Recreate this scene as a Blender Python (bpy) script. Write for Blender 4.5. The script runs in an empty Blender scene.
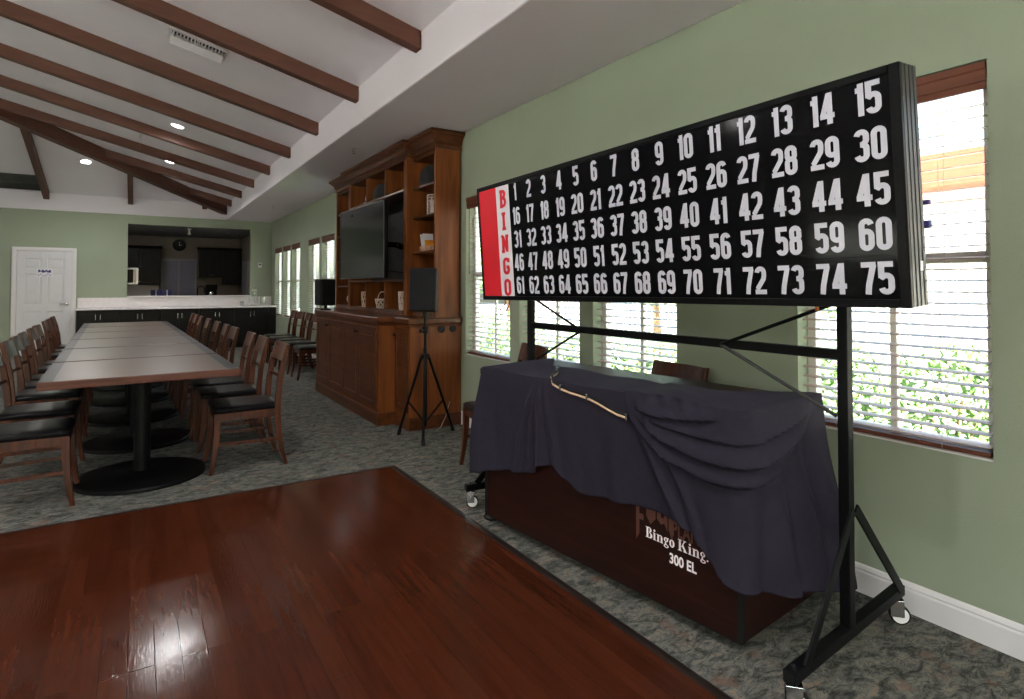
import bpy, bmesh, math, random
from mathutils import Vector, Matrix
R = math.radians
random.seed(7)
sc = bpy.context.scene
COL = sc.collection

# ------------------------------------------------------------------ camera
PITCH = 1.2
F_PX = 587.0
cam_d = bpy.data.cameras.new('camera')
cam = bpy.data.objects.new('camera', cam_d)
COL.objects.link(cam)
cam.location = (0, 0, 1.35)
cam.rotation_euler = (R(90 + PITCH), 0, R(-32.7))
cam_d.sensor_width = 36.0
cam_d.sensor_fit = 'HORIZONTAL'
cam_d.lens = 36.0 * F_PX / 1024.0
cam_d.shift_y = -(349.5 - (286.5 - F_PX * math.tan(R(PITCH)))) / 1024.0
cam_d.clip_start = 0.05
cam_d.clip_end = 200
sc.camera = cam

# ------------------------------------------------------------------ world, sun, exposure
sc.view_settings.view_transform = 'Standard'
sc.view_settings.look = 'None'
sc.view_settings.exposure = 0.2
sc.view_settings.gamma = 1.0
sc.view_settings.use_curve_mapping = False
sc.cycles.use_denoising = True
sc.cycles.max_bounces = 10
sc.cycles.diffuse_bounces = 6
sc.cycles.transparent_max_bounces = 12
sc.cycles.sample_clamp_indirect = 6.0
sc.cycles.caustics_refractive = False
sc.cycles.caustics_reflective = False

world = bpy.data.worlds.new('world')
sc.world = world
world.use_nodes = True
wn = world.node_tree
wn.nodes.clear()
w_out = wn.nodes.new('ShaderNodeOutputWorld')
w_bg = wn.nodes.new('ShaderNodeBackground')
w_sky = wn.nodes.new('ShaderNodeTexSky')
w_sky.sky_type = 'NISHITA'
w_sky.sun_disc = False
w_sky.sun_elevation = R(48)
w_sky.sun_rotation = R(200)
w_sky.air_density = 1.2
w_sky.dust_density = 4.0
w_bg.inputs['Strength'].default_value = 0.9
wn.links.new(w_sky.outputs['Color'], w_bg.inputs['Color'])
wn.links.new(w_bg.outputs['Background'], w_out.inputs['Surface'])

sun_d = bpy.data.lights.new('sun', 'SUN')
sun_d.energy = 60.0
sun_d.angle = R(1.5)
sun_d.color = (1.0, 0.95, 0.86)
sun = bpy.data.objects.new('sun', sun_d)
COL.objects.link(sun)
sun.rotation_euler = (R(18), R(-26), 0)

LAMP_W = 26.0          # watts of each recessed downlight

# ------------------------------------------------------------------ materials
MATS = {}
def nodes_of(name):
    m = bpy.data.materials.new(name)
    m.use_nodes = True
    nt = m.node_tree
    b = nt.nodes['Principled BSDF']
    return m, nt, b
def N(nt, t, **kw):
    n = nt.nodes.new(t)
    for k, v in kw.items():
        setattr(n, k, v)
    return n
def plain(name, col, rough=.5, metal=0.0, var=.06, scale=8.0, bump=0.0, bscale=60.0, spec=.5, sheen=0.0):
    """colour with a soft noise variation and optional bump"""
    m, nt, b = nodes_of(name)
    tc = N(nt, 'ShaderNodeTexCoord')
    no = N(nt, 'ShaderNodeTexNoise')
    no.inputs['Scale'].default_value = scale
    no.inputs['Detail'].default_value = 3
    nt.links.new(tc.outputs['Object'], no.inputs['Vector'])
    cr = N(nt, 'ShaderNodeValToRGB')
    cr.color_ramp.elements[0].position = .3
    cr.color_ramp.elements[1].position = .7
    cr.color_ramp.elements[0].color = (*[c * (1 - var) for c in col], 1)
    cr.color_ramp.elements[1].color = (*[min(1, c * (1 + var)) for c in col], 1)
    nt.links.new(no.outputs['Fac'], cr.inputs['Fac'])
    nt.links.new(cr.outputs['Color'], b.inputs['Base Color'])
    b.inputs['Roughness'].default_value = rough
    b.inputs['Metallic'].default_value = metal
    b.inputs['Specular IOR Level'].default_value = spec
    if sheen:
        b.inputs['Sheen Weight'].default_value = sheen
    if bump:
        n2 = N(nt, 'ShaderNodeTexNoise')
        n2.inputs['Scale'].default_value = bscale
        n2.inputs['Detail'].default_value = 2
        nt.links.new(tc.outputs['Object'], n2.inputs['Vector'])
        bp = N(nt, 'ShaderNodeBump')
        bp.inputs['Strength'].default_value = bump
        bp.inputs['Distance'].default_value = .004
        nt.links.new(n2.outputs['Fac'], bp.inputs['Height'])
        nt.links.new(bp.outputs['Normal'], b.inputs['Normal'])
    MATS[name] = m
    return m
def wood(name, c1, c2, rough=.35, axis='Z', scale=1.0, coat=0.0):
    """streaky grain running along one object axis"""
    m, nt, b = nodes_of(name)
    tc = N(nt, 'ShaderNodeTexCoord')
    mp = N(nt, 'ShaderNodeMapping')
    s = {'X': (1.2, 14, 14), 'Y': (14, 1.2, 14), 'Z': (14, 14, 1.2)}[axis]
    mp.inputs['Scale'].default_value = [v * scale for v in s]
    nt.links.new(tc.outputs['Object'], mp.inputs['Vector'])
    no = N(nt, 'ShaderNodeTexNoise')
    no.inputs['Scale'].default_value = 2.2
    no.inputs['Detail'].default_value = 6
    no.inputs['Distortion'].default_value = .6
    nt.links.new(mp.outputs['Vector'], no.inputs['Vector'])
    cr = N(nt, 'ShaderNodeValToRGB')
    cr.color_ramp.elements[0].position = .32
    cr.color_ramp.elements[1].position = .7
    cr.color_ramp.elements[0].color = (*c1, 1)
    cr.color_ramp.elements[1].color = (*c2, 1)
    nt.links.new(no.outputs['Fac'], cr.inputs['Fac'])
    nt.links.new(cr.outputs['Color'], b.inputs['Base Color'])
    b.inputs['Roughness'].default_value = rough
    b.inputs['Specular IOR Level'].default_value = .25
    b.inputs['Coat Weight'].default_value = coat
    b.inputs['Coat Roughness'].default_value = .15
    MATS[name] = m
    return m
def emit(name, col, strength):
    m, nt, b = nodes_of(name)
    b.inputs['Base Color'].default_value = (*col, 1)
    b.inputs['Emission Color'].default_value = (*col, 1)
    b.inputs['Emission Strength'].default_value = strength
    MATS[name] = m
    return m
def glass(name, tint=(1, 1, 1), solid=False):
    m = bpy.data.materials.new(name)
    m.use_nodes = True
    nt = m.node_tree
    nt.nodes.clear()
    o = N(nt, 'ShaderNodeOutputMaterial')
    t = N(nt, 'ShaderNodeBsdfTransparent')
    t.inputs['Color'].default_value = (*tint, 1)
    g = N(nt, 'ShaderNodeBsdfGlossy')
    g.inputs['Roughness'].default_value = .03
    # reflection grows towards grazing view, the same for both faces of the pane
    fr = N(nt, 'ShaderNodeLayerWeight')
    fr.inputs['Blend'].default_value = .5
    pw = N(nt, 'ShaderNodeMath', operation='POWER')
    pw.inputs[1].default_value = 3.0 if solid else 5.0
    nt.links.new(fr.outputs['Facing'], pw.inputs[0])
    ma = N(nt, 'ShaderNodeMath', operation='MULTIPLY_ADD')
    ma.inputs[1].default_value = .7 if solid else .35
    ma.inputs[2].default_value = .10 if solid else .03
    nt.links.new(pw.outputs[0], ma.inputs[0])
    mx = N(nt, 'ShaderNodeMixShader')
    nt.links.new(ma.outputs[0], mx.inputs['Fac'])
    nt.links.new(t.outputs[0], mx.inputs[1])
    nt.links.new(g.outputs[0], mx.inputs[2])
    nt.links.new(mx.outputs[0], o.inputs['Surface'])
    MATS[name] = m
    return m

plain('wall_green', (.295, .340, .258), .75, var=.03, scale=1.5, bump=.35, bscale=150, spec=.3)
plain('ceiling_white', (.87, .82, .88), .85, var=.02, scale=1.0, bump=.25, bscale=90, spec=.2)
plain('trim_white', (.72, .70, .72), .4, var=.02)
plain('door_white', (.66, .66, .69), .45, var=.02)
plain('vinyl_white', (.74, .72, .72), .4, var=.02)
plain('counter_white', (.74, .70, .72), .25, var=.05, scale=25)
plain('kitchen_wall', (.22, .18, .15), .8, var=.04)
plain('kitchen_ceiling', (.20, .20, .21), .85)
wood('beam_wood', (.075, .028, .018), (.095, .037, .024), .5, 'X', .8)
wood('cabinet_wood', (.095, .026, .006), (.21, .064, .014), .45, 'Z', .5, 0)
wood('cabinet_wood_dark', (.048, .0135, .0045), (.10, .029, .008), .35, 'Y', .5, .1)
wood('cabinet_inner', (.050, .014, .004), (.11, .032, .008), .45, 'Z', .5)
wood('chair_wood', (.025, .0058, .0024), (.082, .020, .0065), .36, 'Z', 1.2, .1)
wood('table_edge', (.065, .022, .015), (.12, .042, .027), .4, 'X', 1.0, .05)
wood('blind_wood', (.10, .034, .020), (.15, .052, .030), .45, 'Y', 1.0)
plain('table_border', (.012, .016, .019), .35, var=.1, spec=.3)
plain('laminate_tan', (.120, .086, .068), .3, var=.10, scale=220, spec=.3)
plain('black_metal', (.003, .003, .0035), .45, var=.1, spec=.12)
plain('black_satin', (.004, .004, .005), .35, var=.1, spec=.1)
plain('seat_black', (.005, .005, .006), .3, var=.15, scale=30, bump=.15, bscale=180, spec=.2)
plain('board_black', (.004, .004, .005), .10, var=.08, spec=.06)
plain('board_red', (.62, .006, .020), .35, var=.03)
plain('board_white', (.80, .78, .84), .4, var=.02)
plain('number_white', (.62, .62, .72), .25, var=.02)
plain('alu_dark', (.035, .035, .037), .4, .4)
plain('alu_frame', (.004, .004, .005), .3, spec=.1)
plain('chrome', (.75, .75, .77), .18, 1.0)
plain('rubber_black', (.007, .007, .007), .6, spec=.2)
plain('cloth_navy', (.022, .019, .031), .9, var=.06, scale=40, bump=.2, bscale=500, spec=.1)
wood('console_wood', (.011, .0028, .0018), (.022, .0055, .0035), .5, 'X', .7)
MATS['console_wood'].node_tree.nodes['Principled BSDF'].inputs['Specular IOR Level'].default_value = .15
plain('logo_brown', (.085, .030, .022), .4)
plain('text_white', (.92, .85, .88), .4, var=.01)
plain('slat_cream', (.50, .38, .32), .35, var=.05)
plain('dark_cabinet', (.005, .0045, .005), .4, var=.3, scale=6, spec=.2)
plain('steel', (.55, .55, .57), .25, 1.0)
plain('screen_black', (.004, .0045, .0045), .12, var=.02, spec=.15)
plain('grille_black', (.008, .008, .011), .6, spec=.15, var=.2, scale=200, bump=.5, bscale=400)
plain('speaker_plastic', (.006, .006, .007), .5, var=.1, spec=.25)
plain('wicker', (.42, .26, .19), .6, var=.2, scale=50)
plain('wicker_pale', (.62, .52, .47), .6, var=.2, scale=50)
plain('orange', (.72, .27, .01), .5, var=.1)
plain('paper', (.75, .74, .78), .7, var=.08, scale=60)
plain('rope_tan', (.60, .42, .28), .7, var=.15, scale=60)
plain('orange_cable', (.60, .16, .03), .5)
plain('cable_white', (.45, .40, .38), .5)
plain('cloth_black', (.010, .012, .015), .85, var=.2)
plain('box_blue', (.035, .030, .16), .5, var=.3, scale=30)
plain('pane_lilac', (.17, .16, .25), .35, var=.1, scale=3)
plain('pane_frame', (.24, .23, .28), .4)
plain('grille_dark', (.03, .03, .03), .6)
plain('bounce_concrete', (.68, .66, .62), .9, var=.1, scale=3)
plain('lawn', (.10, .20, .04), .9, var=.3, scale=6)
plain('leaf', (.14, .24, .075), .5, var=.35, scale=9)
plain('leaf_dark', (.08, .20, .04), .5, var=.35, scale=9)
plain('bark', (.16, .10, .06), .9, var=.3)
plain('house_wall', (.80, .76, .68), .9, var=.03)
plain('terracotta', (.17, .050, .022), .8, var=.08, scale=5)
plain('fence_white', (.30, .29, .29), .6, var=.05)
plain('purple_paper', (.45, .42, .62), .6, var=.25, scale=30)
emit('lamp_glow', (1.0, .98, .96), 60.0)
glass('window_glass', (.94, .97, .95))
glass('clear_plastic', (.93, .95, .94), True)

def make_carpet():
    m, nt, b = nodes_of('carpet')
    tc = N(nt, 'ShaderNodeTexCoord')
    L = nt.links
    mp = N(nt, 'ShaderNodeMapping')
    mp.inputs['Rotation'].default_value = (0, 0, R(28))
    mp.inputs['Scale'].default_value = (1.0, 1.9, 1.0)
    L.new(tc.outputs['Object'], mp.inputs['Vector'])
    n1 = N(nt, 'ShaderNodeTexNoise')
    n1.inputs['Scale'].default_value = 11.0
    n1.inputs['Detail'].default_value = 7
    n1.inputs['Roughness'].default_value = .68
    n1.inputs['Distortion'].default_value = 1.2
    L.new(mp.outputs['Vector'], n1.inputs['Vector'])
    c1 = N(nt, 'ShaderNodeValToRGB')
    el = c1.color_ramp.elements
    el[0].position = .35; el[0].color = (.040, .040, .036, 1)
    el[1].position = .70; el[1].color = (.25, .165, .11, 1)
    e = el.new(.44); e.color = (.078, .081, .073, 1)
    e = el.new(.52); e.color = (.132, .136, .122, 1)
    e = el.new(.60); e.color = (.185, .170, .145, 1)
    L.new(n1.outputs['Fac'], c1.inputs['Fac'])
    # thin dark veins
    n2 = N(nt, 'ShaderNodeTexNoise')
    n2.inputs['Scale'].default_value = 12.0
    n2.inputs['Detail'].default_value = 4
    n2.inputs['Distortion'].default_value = 2.0
    L.new(mp.outputs['Vector'], n2.inputs['Vector'])
    c2 = N(nt, 'ShaderNodeValToRGB')
    el = c2.color_ramp.elements
    el[0].position = .46; el[0].color = (1, 1, 1, 1)
    el[1].position = .54; el[1].color = (1, 1, 1, 1)
    e = el.new(.50); e.color = (.30, .30, .32, 1)
    L.new(n2.outputs['Fac'], c2.inputs['Fac'])
    mx = N(nt, 'ShaderNodeMix', data_type='RGBA', blend_type='MULTIPLY')
    mx.inputs['Factor'].default_value = .75
    L.new(c1.outputs['Color'], mx.inputs['A'])
    L.new(c2.outputs['Color'], mx.inputs['B'])
    # reddish flecks
    n3 = N(nt, 'ShaderNodeTexNoise')
    n3.inputs['Scale'].default_value = 8.0
    n3.inputs['Detail'].default_value = 5
    L.new(tc.outputs['Object'], n3.inputs['Vector'])
    c3 = N(nt, 'ShaderNodeValToRGB')
    c3.color_ramp.elements[0].position = .58; c3.color_ramp.elements[0].color = (0, 0, 0, 1)
    c3.color_ramp.elements[1].position = .70; c3.color_ramp.elements[1].color = (.55, .55, .55, 1)
    L.new(n3.outputs['Fac'], c3.inputs['Fac'])
    m2 = N(nt, 'ShaderNodeMix', data_type='RGBA', blend_type='MIX')
    L.new(c3.outputs['Color'], m2.inputs['Factor'])
    L.new(mx.outputs['Result'], m2.inputs['A'])
    m2.inputs['B'].default_value = (.17, .088, .060, 1)
    L.new(m2.outputs['Result'], b.inputs['Base Color'])
    b.inputs['Roughness'].default_value = .95
    b.inputs['Specular IOR Level'].default_value = .1
    n4 = N(nt, 'ShaderNodeTexNoise')
    n4.inputs['Scale'].default_value = 260
    L.new(tc.outputs['Object'], n4.inputs['Vector'])
    bp = N(nt, 'ShaderNodeBump')
    bp.inputs['Strength'].default_value = .5
    bp.inputs['Distance'].default_value = .006
    L.new(n4.outputs['Fac'], bp.inputs['Height'])
    L.new(bp.outputs['Normal'], b.inputs['Normal'])
    MATS['carpet'] = m
make_carpet()

def make_parquet():
    m, nt, b = nodes_of('parquet')
    L = nt.links
    tc = N(nt, 'ShaderNodeTexCoord')
    sp = N(nt, 'ShaderNodeSeparateXYZ')
    L.new(tc.outputs['Object'], sp.inputs[0])
    cb = N(nt, 'ShaderNodeCombineXYZ')
    L.new(sp.outputs['Y'], cb.inputs['X'])
    L.new(sp.outputs['X'], cb.inputs['Y'])
    br = N(nt, 'ShaderNodeTexBrick')
    br.offset = .37
    br.offset_frequency = 3
    br.inputs['Scale'].default_value = 1.0
    br.inputs['Mortar Size'].default_value = .0012
    br.inputs['Mortar Smooth'].default_value = .3
    br.inputs['Brick Width'].default_value = 1.15
    br.inputs['Row Height'].default_value = .083
    br.inputs['Bias'].default_value = 0.0
    br.inputs['Color1'].default_value = (.041, .0095, .0042, 1)
    br.inputs['Color2'].default_value = (.058, .015, .0065, 1)
    br.inputs['Mortar'].default_value = (.030, .008, .004, 1)
    L.new(cb.outputs[0], br.inputs['Vector'])
    mp = N(nt, 'ShaderNodeMapping')
    mp.inputs['Scale'].default_value = (22, 1.6, 1)
    L.new(tc.outputs['Object'], mp.inputs['Vector'])
    no = N(nt, 'ShaderNodeTexNoise')
    no.inputs['Scale'].default_value = 2.0
    no.inputs['Detail'].default_value = 6
    L.new(mp.outputs[0], no.inputs['Vector'])
    cr = N(nt, 'ShaderNodeValToRGB')
    cr.color_ramp.elements[0].position = .3; cr.color_ramp.elements[0].color = (.78, .74, .7, 1)
    cr.color_ramp.elements[1].position = .7; cr.color_ramp.elements[1].color = (1.12, 1.14, 1.16, 1)
    L.new(no.outputs['Fac'], cr.inputs['Fac'])
    mx = N(nt, 'ShaderNodeMix', data_type='RGBA', blend_type='MULTIPLY')
    mx.inputs['Factor'].default_value = 1
    L.new(br.outputs['Color'], mx.inputs['A'])
    L.new(cr.outputs['Color'], mx.inputs['B'])
    # fine pale scratches in stray directions
    mp2 = N(nt, 'ShaderNodeMapping')
    mp2.inputs['Rotation'].default_value = (0, 0, R(50))
    mp2.inputs['Scale'].default_value = (30, 1.4, 1)
    L.new(tc.outputs['Object'], mp2.inputs['Vector'])
    n2 = N(nt, 'ShaderNodeTexNoise')
    n2.inputs['Scale'].default_value = 5
    n2.inputs['Detail'].default_value = 2
    L.new(mp2.outputs[0], n2.inputs['Vector'])
    c2 = N(nt, 'ShaderNodeValToRGB')
    c2.color_ramp.elements[0].position = .80; c2.color_ramp.elements[0].color = (0, 0, 0, 1)
    c2.color_ramp.elements[1].position = .86; c2.color_ramp.elements[1].color = (.6, .6, .6, 1)
    L.new(n2.outputs['Fac'], c2.inputs['Fac'])
    m2 = N(nt, 'ShaderNodeMix', data_type='RGBA')
    L.new(c2.outputs['Color'], m2.inputs['Factor'])
    L.new(mx.outputs['Result'], m2.inputs['A'])
    m2.inputs['B'].default_value = (.35, .20, .13, 1)
    L.new(m2.outputs['Result'], b.inputs['Base Color'])
    n3 = N(nt, 'ShaderNodeTexNoise')
    n3.inputs['Scale'].default_value = 3
    n3.inputs['Detail'].default_value = 5
    L.new(tc.outputs['Object'], n3.inputs['Vector'])
    mr = N(nt, 'ShaderNodeMapRange')
    mr.inputs['To Min'].default_value = .09
    mr.inputs['To Max'].default_value = .17
    L.new(n3.outputs['Fac'], mr.inputs['Value'])
    L.new(mr.outputs[0], b.inputs['Roughness'])
    b.inputs['Specular IOR Level'].default_value = .14
    bp = N(nt, 'ShaderNodeBump')
    bp.inputs['Strength'].default_value = .22
    bp.inputs['Distance'].default_value = .002
    ad = N(nt, 'ShaderNodeMath', operation='ADD')
    L.new(br.outputs['Fac'], ad.inputs[0])
    n5 = N(nt, 'ShaderNodeTexNoise')
    n5.inputs['Scale'].default_value = 9
    L.new(mp.outputs[0], n5.inputs['Vector'])
    L.new(n5.outputs['Fac'], ad.inputs[1])
    bp.invert = True
    L.new(ad.outputs[0], bp.inputs['Height'])
    L.new(bp.outputs['Normal'], b.inputs['Normal'])
    MATS['parquet'] = m
make_parquet()
M = MATS

# ------------------------------------------------------------------ helpers
def tag(o, label=None, cat=None, group=None, kind=None):
    if label: o['label'] = label
    if cat: o['category'] = cat
    if group: o['group'] = group
    if kind: o['kind'] = kind
    return o
def empty(name, loc, rz=0, label=None, cat=None, group=None):
    o = bpy.data.objects.new(name, None)
    COL.objects.link(o)
    o.location = loc
    o.rotation_euler = (0, 0, rz)
    o.empty_display_size = .1
    return tag(o, label, cat, group)
class MB:
    """collects shapes and links them as one mesh object"""
    def __init__(s):
        s.bm = bmesh.new()
    def box(s, x0, x1, y0, y1, z0, z1, mat=None):
        c = [(x0,y0,z0),(x1,y0,z0),(x1,y1,z0),(x0,y1,z0),(x0,y0,z1),(x1,y0,z1),(x1,y1,z1),(x0,y1,z1)]
        v = [s.bm.verts.new(mat @ Vector(p) if mat else p) for p in c]
        for f in ((3,2,1,0),(4,5,6,7),(0,1,5,4),(1,2,6,5),(2,3,7,6),(3,0,4,7)):
            s.bm.faces.new([v[i] for i in f])
        return s
    def loft(s, rings, cap=True, closed=True):
        vs = [[s.bm.verts.new(p) for p in r] for r in rings]
        n = len(rings[0])
        for a, b in zip(vs[:-1], vs[1:]):
            for i in range(n if closed else n - 1):
                j = (i + 1) % n
                s.bm.faces.new((a[i], a[j], b[j], b[i]))
        if cap and closed:
            s.bm.faces.new(list(reversed(vs[0])))
            s.bm.faces.new(vs[-1])
        return s
    def post(s, secs):
        """secs: (cx, cy, z, hx, hy) stacked rectangles"""
        return s.loft([[(x-a,y-b,z),(x+a,y-b,z),(x+a,y+b,z),(x-a,y+b,z)] for x,y,z,a,b in secs])
    def lathe(s, prof, c=(0,0,0), n=32, axis='Z'):
        rings = []
        for r, z in prof:
            ring = []
            for i in range(n):
                a = 2*math.pi*i/n
                p = (r*math.cos(a), r*math.sin(a), z)
                if axis == 'X': p = (p[2], p[0], p[1])
                if axis == 'Y': p = (p[1], p[2], p[0])
                ring.append((c[0]+p[0], c[1]+p[1], c[2]+p[2]))
            rings.append(ring)
        return s.loft(rings)
    def tube(s, pts, r, n=10, caps=True):
        pts = [Vector(p) for p in pts]
        rs = r if isinstance(r, (list, tuple)) else [r]*len(pts)
        rings = []
        up = None
        for i, p in enumerate(pts):
            if i == 0: t = pts[1]-pts[0]
            elif i == len(pts)-1: t = pts[-1]-pts[-2]
            else: t = (pts[i+1]-p).normalized() + (p-pts[i-1]).normalized()
            t.normalize()
            if up is None:
                up = Vector((0,0,1)) if abs(t.z) < .9 else Vector((1,0,0))
            u = t.cross(up).normalized(); w = u.cross(t).normalized(); up = w
            rings.append([tuple(p + (u*math.cos(2*math.pi*k/n) + w*math.sin(2*math.pi*k/n))*rs[i]) for k in range(n)])
        return s.loft(rings, caps)
    def bar(s, a, b, w, h):
        """rectangular bar between two points; w horizontal width, h the other"""
        a, b = Vector(a), Vector(b)
        t = (b-a).normalized()
        up = Vector((0,0,1)) if abs(t.z) < .98 else Vector((0,1,0))
        u = t.cross(up).normalized(); v = u.cross(t).normalized()
        q = [(-w/2,-h/2),(w/2,-h/2),(w/2,h/2),(-w/2,h/2)]
        return s.loft([[tuple(p+u*i+v*j) for i, j in q] for p in (a, b)])
    def poly(s, pts):
        s.bm.faces.new([s.bm.verts.new(p) for p in pts])
        return s
    def prism(s, pts, off):
        off = Vector(off)
        a = [s.bm.verts.new(p) for p in pts]
        b = [s.bm.verts.new(Vector(p)+off) for p in pts]
        n = len(pts)
        s.bm.faces.new(a); s.bm.faces.new(list(reversed(b)))
        for i in range(n):
            j = (i+1) % n
            s.bm.faces.new((a[j], a[i], b[i], b[j]))
        return s
    def ball(s, c, rx, ry, rz, n=16, m=10):
        prof = []
        rings = []
        for i in range(1, m):
            th = math.pi*i/m
            rings.append([(c[0]+rx*math.sin(th)*math.cos(2*math.pi*k/n), c[1]+ry*math.sin(th)*math.sin(2*math.pi*k/n), c[2]-rz*math.cos(th)) for k in range(n)])
        return s.loft(rings)
    def build(s, name, mat, parent=None, smooth=False, bevel=0, loc=None, fix=True, seg=2):
        if fix:
            bmesh.ops.recalc_face_normals(s.bm, faces=s.bm.faces)
        me = bpy.data.meshes.new(name)
        s.bm.to_mesh(me); s.bm.free()
        me.materials.append(mat)
        if smooth:
            for p in me.polygons: p.use_smooth = True
            try: me.set_sharp_from_angle(angle=R(38))
            except Exception: pass
        o = bpy.data.objects.new(name, me)
        COL.objects.link(o)
        if parent: o.parent = parent
        if loc: o.location = loc
        if bevel:
            bv = o.modifiers.new('bevel', 'BEVEL')
            bv.width = bevel; bv.segments = seg; bv.limit_method = 'ANGLE'; bv.angle_limit = R(40)
        return o
def plan_sweep(mb, path, prof, closed=False):
    """sweep a profile of (outward offset, z) along a plan polyline with mitred corners; outward = left of travel"""
    P = [Vector((x, y)) for x, y in path]
    n = len(P)
    rows = []
    for i, p in enumerate(P):
        d0 = (p - P[i-1]).normalized() if i > 0 else None
        d1 = (P[i+1] - p).normalized() if i < n-1 else None
        if d0 is None: d0 = d1
        if d1 is None: d1 = d0
        n0 = Vector((-d0.y, d0.x)); n1 = Vector((-d1.y, d1.x))
        m = (n0 + n1)
        k = m / max(.2, m.dot(n0)) if m.length > 1e-6 else n0
        rows.append([(p.x + k.x*o, p.y + k.y*o, z) for o, z in prof])
    mb.loft(rows, True)
    return mb
def kids(o):
    return [c for c in bpy.data.objects if c.parent == o]
CH = {}
def remember(root):
    """record the tree once, so copying in a loop is quick"""
    CH[root.name] = [(c, kids(c)) for c in kids(root)]
def copy_tree(root, loc, rz=0, **kw):
    r = root.copy(); COL.objects.link(r)
    r.location = loc; r.rotation_euler = (0, 0, rz)
    for c, gs in CH[root.name]:
        d = c.copy(); COL.objects.link(d); d.parent = r
        for g in gs:
            e = g.copy(); COL.objects.link(e); e.parent = d
    return tag(r, **kw)
def struct(o):
    o['kind'] = 'structure'
    return o
ORD = ['first','second','third','fourth','fifth','sixth','seventh','eighth','ninth','tenth','eleventh']

# ------------------------------------------------------------------ room numbers
XW = 2.72          # inner face of the right wall
YB = 14.8          # back wall
XS, ZS, ZF = 1.74, 2.87, 3.215     # soffit edge, soffit height, top of the fascia
XR = -3.0          # ridge
XL = -8.72         # left wall
YF = -4.2          # wall behind the camera
SL = .25
def zr(x): return ZF + SL*(XS - x)
def zb(y): return ZF + SL*(YB - y)

# floor
struct(MB().box(XL-.2, XW+.2, YF-.2, 19.0, -.12, 0).build('floor', M['carpet']))
# right wall with window openings
WZ0, WZ1 = .69, 2.22
WINS = [(5.07,4.27),(4.12,3.33),(3.18,2.42),(1.66,.89),(.76,-.01),(-.14,-.91),
        (11.28,10.5),(10.36,9.58),(9.44,8.66),(14.38,13.66),(13.52,12.80),(12.66,11.94)]
WT = .15
ws = sorted([(b, a) for a, b in WINS])
w = MB()
w.box(XW, XW+WT, YF, YB+.15, 0, WZ0).box(XW, XW+WT, YF, YB+.15, WZ1, 3.4)
y = YF
for a, b in ws:
    w.box(XW, XW+WT, y, a, WZ0, WZ1); y = b
w.box(XW, XW+WT, y, YB+.15, WZ0, WZ1)
struct(w.build('wall_right', M['wall_green']))
# back wall, openings for the kitchen
OX0, OX1, OZ0, OZ1 = -.14, 2.26, 1.12, 2.68
w = MB()
w.box(XL-.15, OX0, YB, YB+.15, 0, 4.6).box(OX1, XW, YB, YB+.15, 0, 4.6)
w.box(OX0, OX1, YB, YB+.15, 0, OZ0).box(OX0, OX1, YB, YB+.15, OZ1, 4.6)
struct(w.build('wall_back', M['wall_green']))
# left wall with wide unseen openings added to let daylight in, and the wall behind the camera
w = MB()
LW = [(-2.6,-.2),(1.2,3.6),(5.0,7.4)]
w.box(XL-.15, XL, YF, YB, 0, .5).box(XL-.15, XL, YF, YB, 2.4, 3.4)
y = YF
for a, b in LW:
    w.box(XL-.15, XL, y, a, .5, 2.4); y = b
w.box(XL-.15, XL, y, YB, .5, 2.4)
struct(w.build('wall_left', M['wall_green']))
w = MB()
FW = [(-6.9,-4.9),(-4.4,-2.4),(-1.9,.1),(.4,2.3)]  # unseen openings added behind the camera to bring in daylight
w.box(XL-.15, XW+.15, YF-.15, YF, 0, .4).box(XL-.15, XW+.15, YF-.15, YF, 2.45, 4.7)
x = XL-.15
for a, b in FW:
    w.box(x, a, YF-.15, YF, .4, 2.45); x = b
w.box(x, XW+.15, YF-.15, YF, .4, 2.45)
struct(w.build('wall_front', M['wall_green']))
# ceiling: soffits and the hipped vault
struct(MB().box(XS, XW, YF, YB, ZS, ZF+.2).build('ceiling', M['ceiling_white'], bevel=.012))
struct(MB().box(XL, 2*XR-XS, YF, YB, ZS, ZF+.2).build('ceiling', M['ceiling_white'], bevel=.012))
zR = zr(XR); YA = YB-(XS-XR); XQ = 2*XR-XS
def slab(name, pts):
    """sloping ceiling plane with a real thickness above it"""
    return struct(MB().prism(pts, (0, 0, .12)).build(name, M['ceiling_white']))
slab('ceiling', [(XS,YF,ZF),(XS,YB,ZF),(XR,YA,zR),(XR,YF,zR)])
slab('ceiling', [(XQ,YB,ZF),(XQ,YF,ZF),(XR,YF,zR),(XR,YA,zR)])
slab('ceiling', [(XS,YB,ZF),(XQ,YB,ZF),(XR,YA,zR)])
struct(MB().box(XQ, XS, YB-.02, YB, ZS, ZF+.01).build('trim_1', M['ceiling_white']))

# baseboard: moulded profile
def baseboard(name, path):
    mb = MB()
    plan_sweep(mb, path, [(0,0),(.012,0),(.012,.090),(.008,.098),(.010,.105),(.005,.118),(0,.125)])
    return struct(mb.build(name, M['trim_white']))
baseboard('baseboard_right', [(XW, YF), (XW, 5.19)])
baseboard('baseboard_right', [(XW, 8.56), (XW, 13.93)])
baseboard('baseboard_back', [(-2.0, YB), (XL, YB)])

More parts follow.
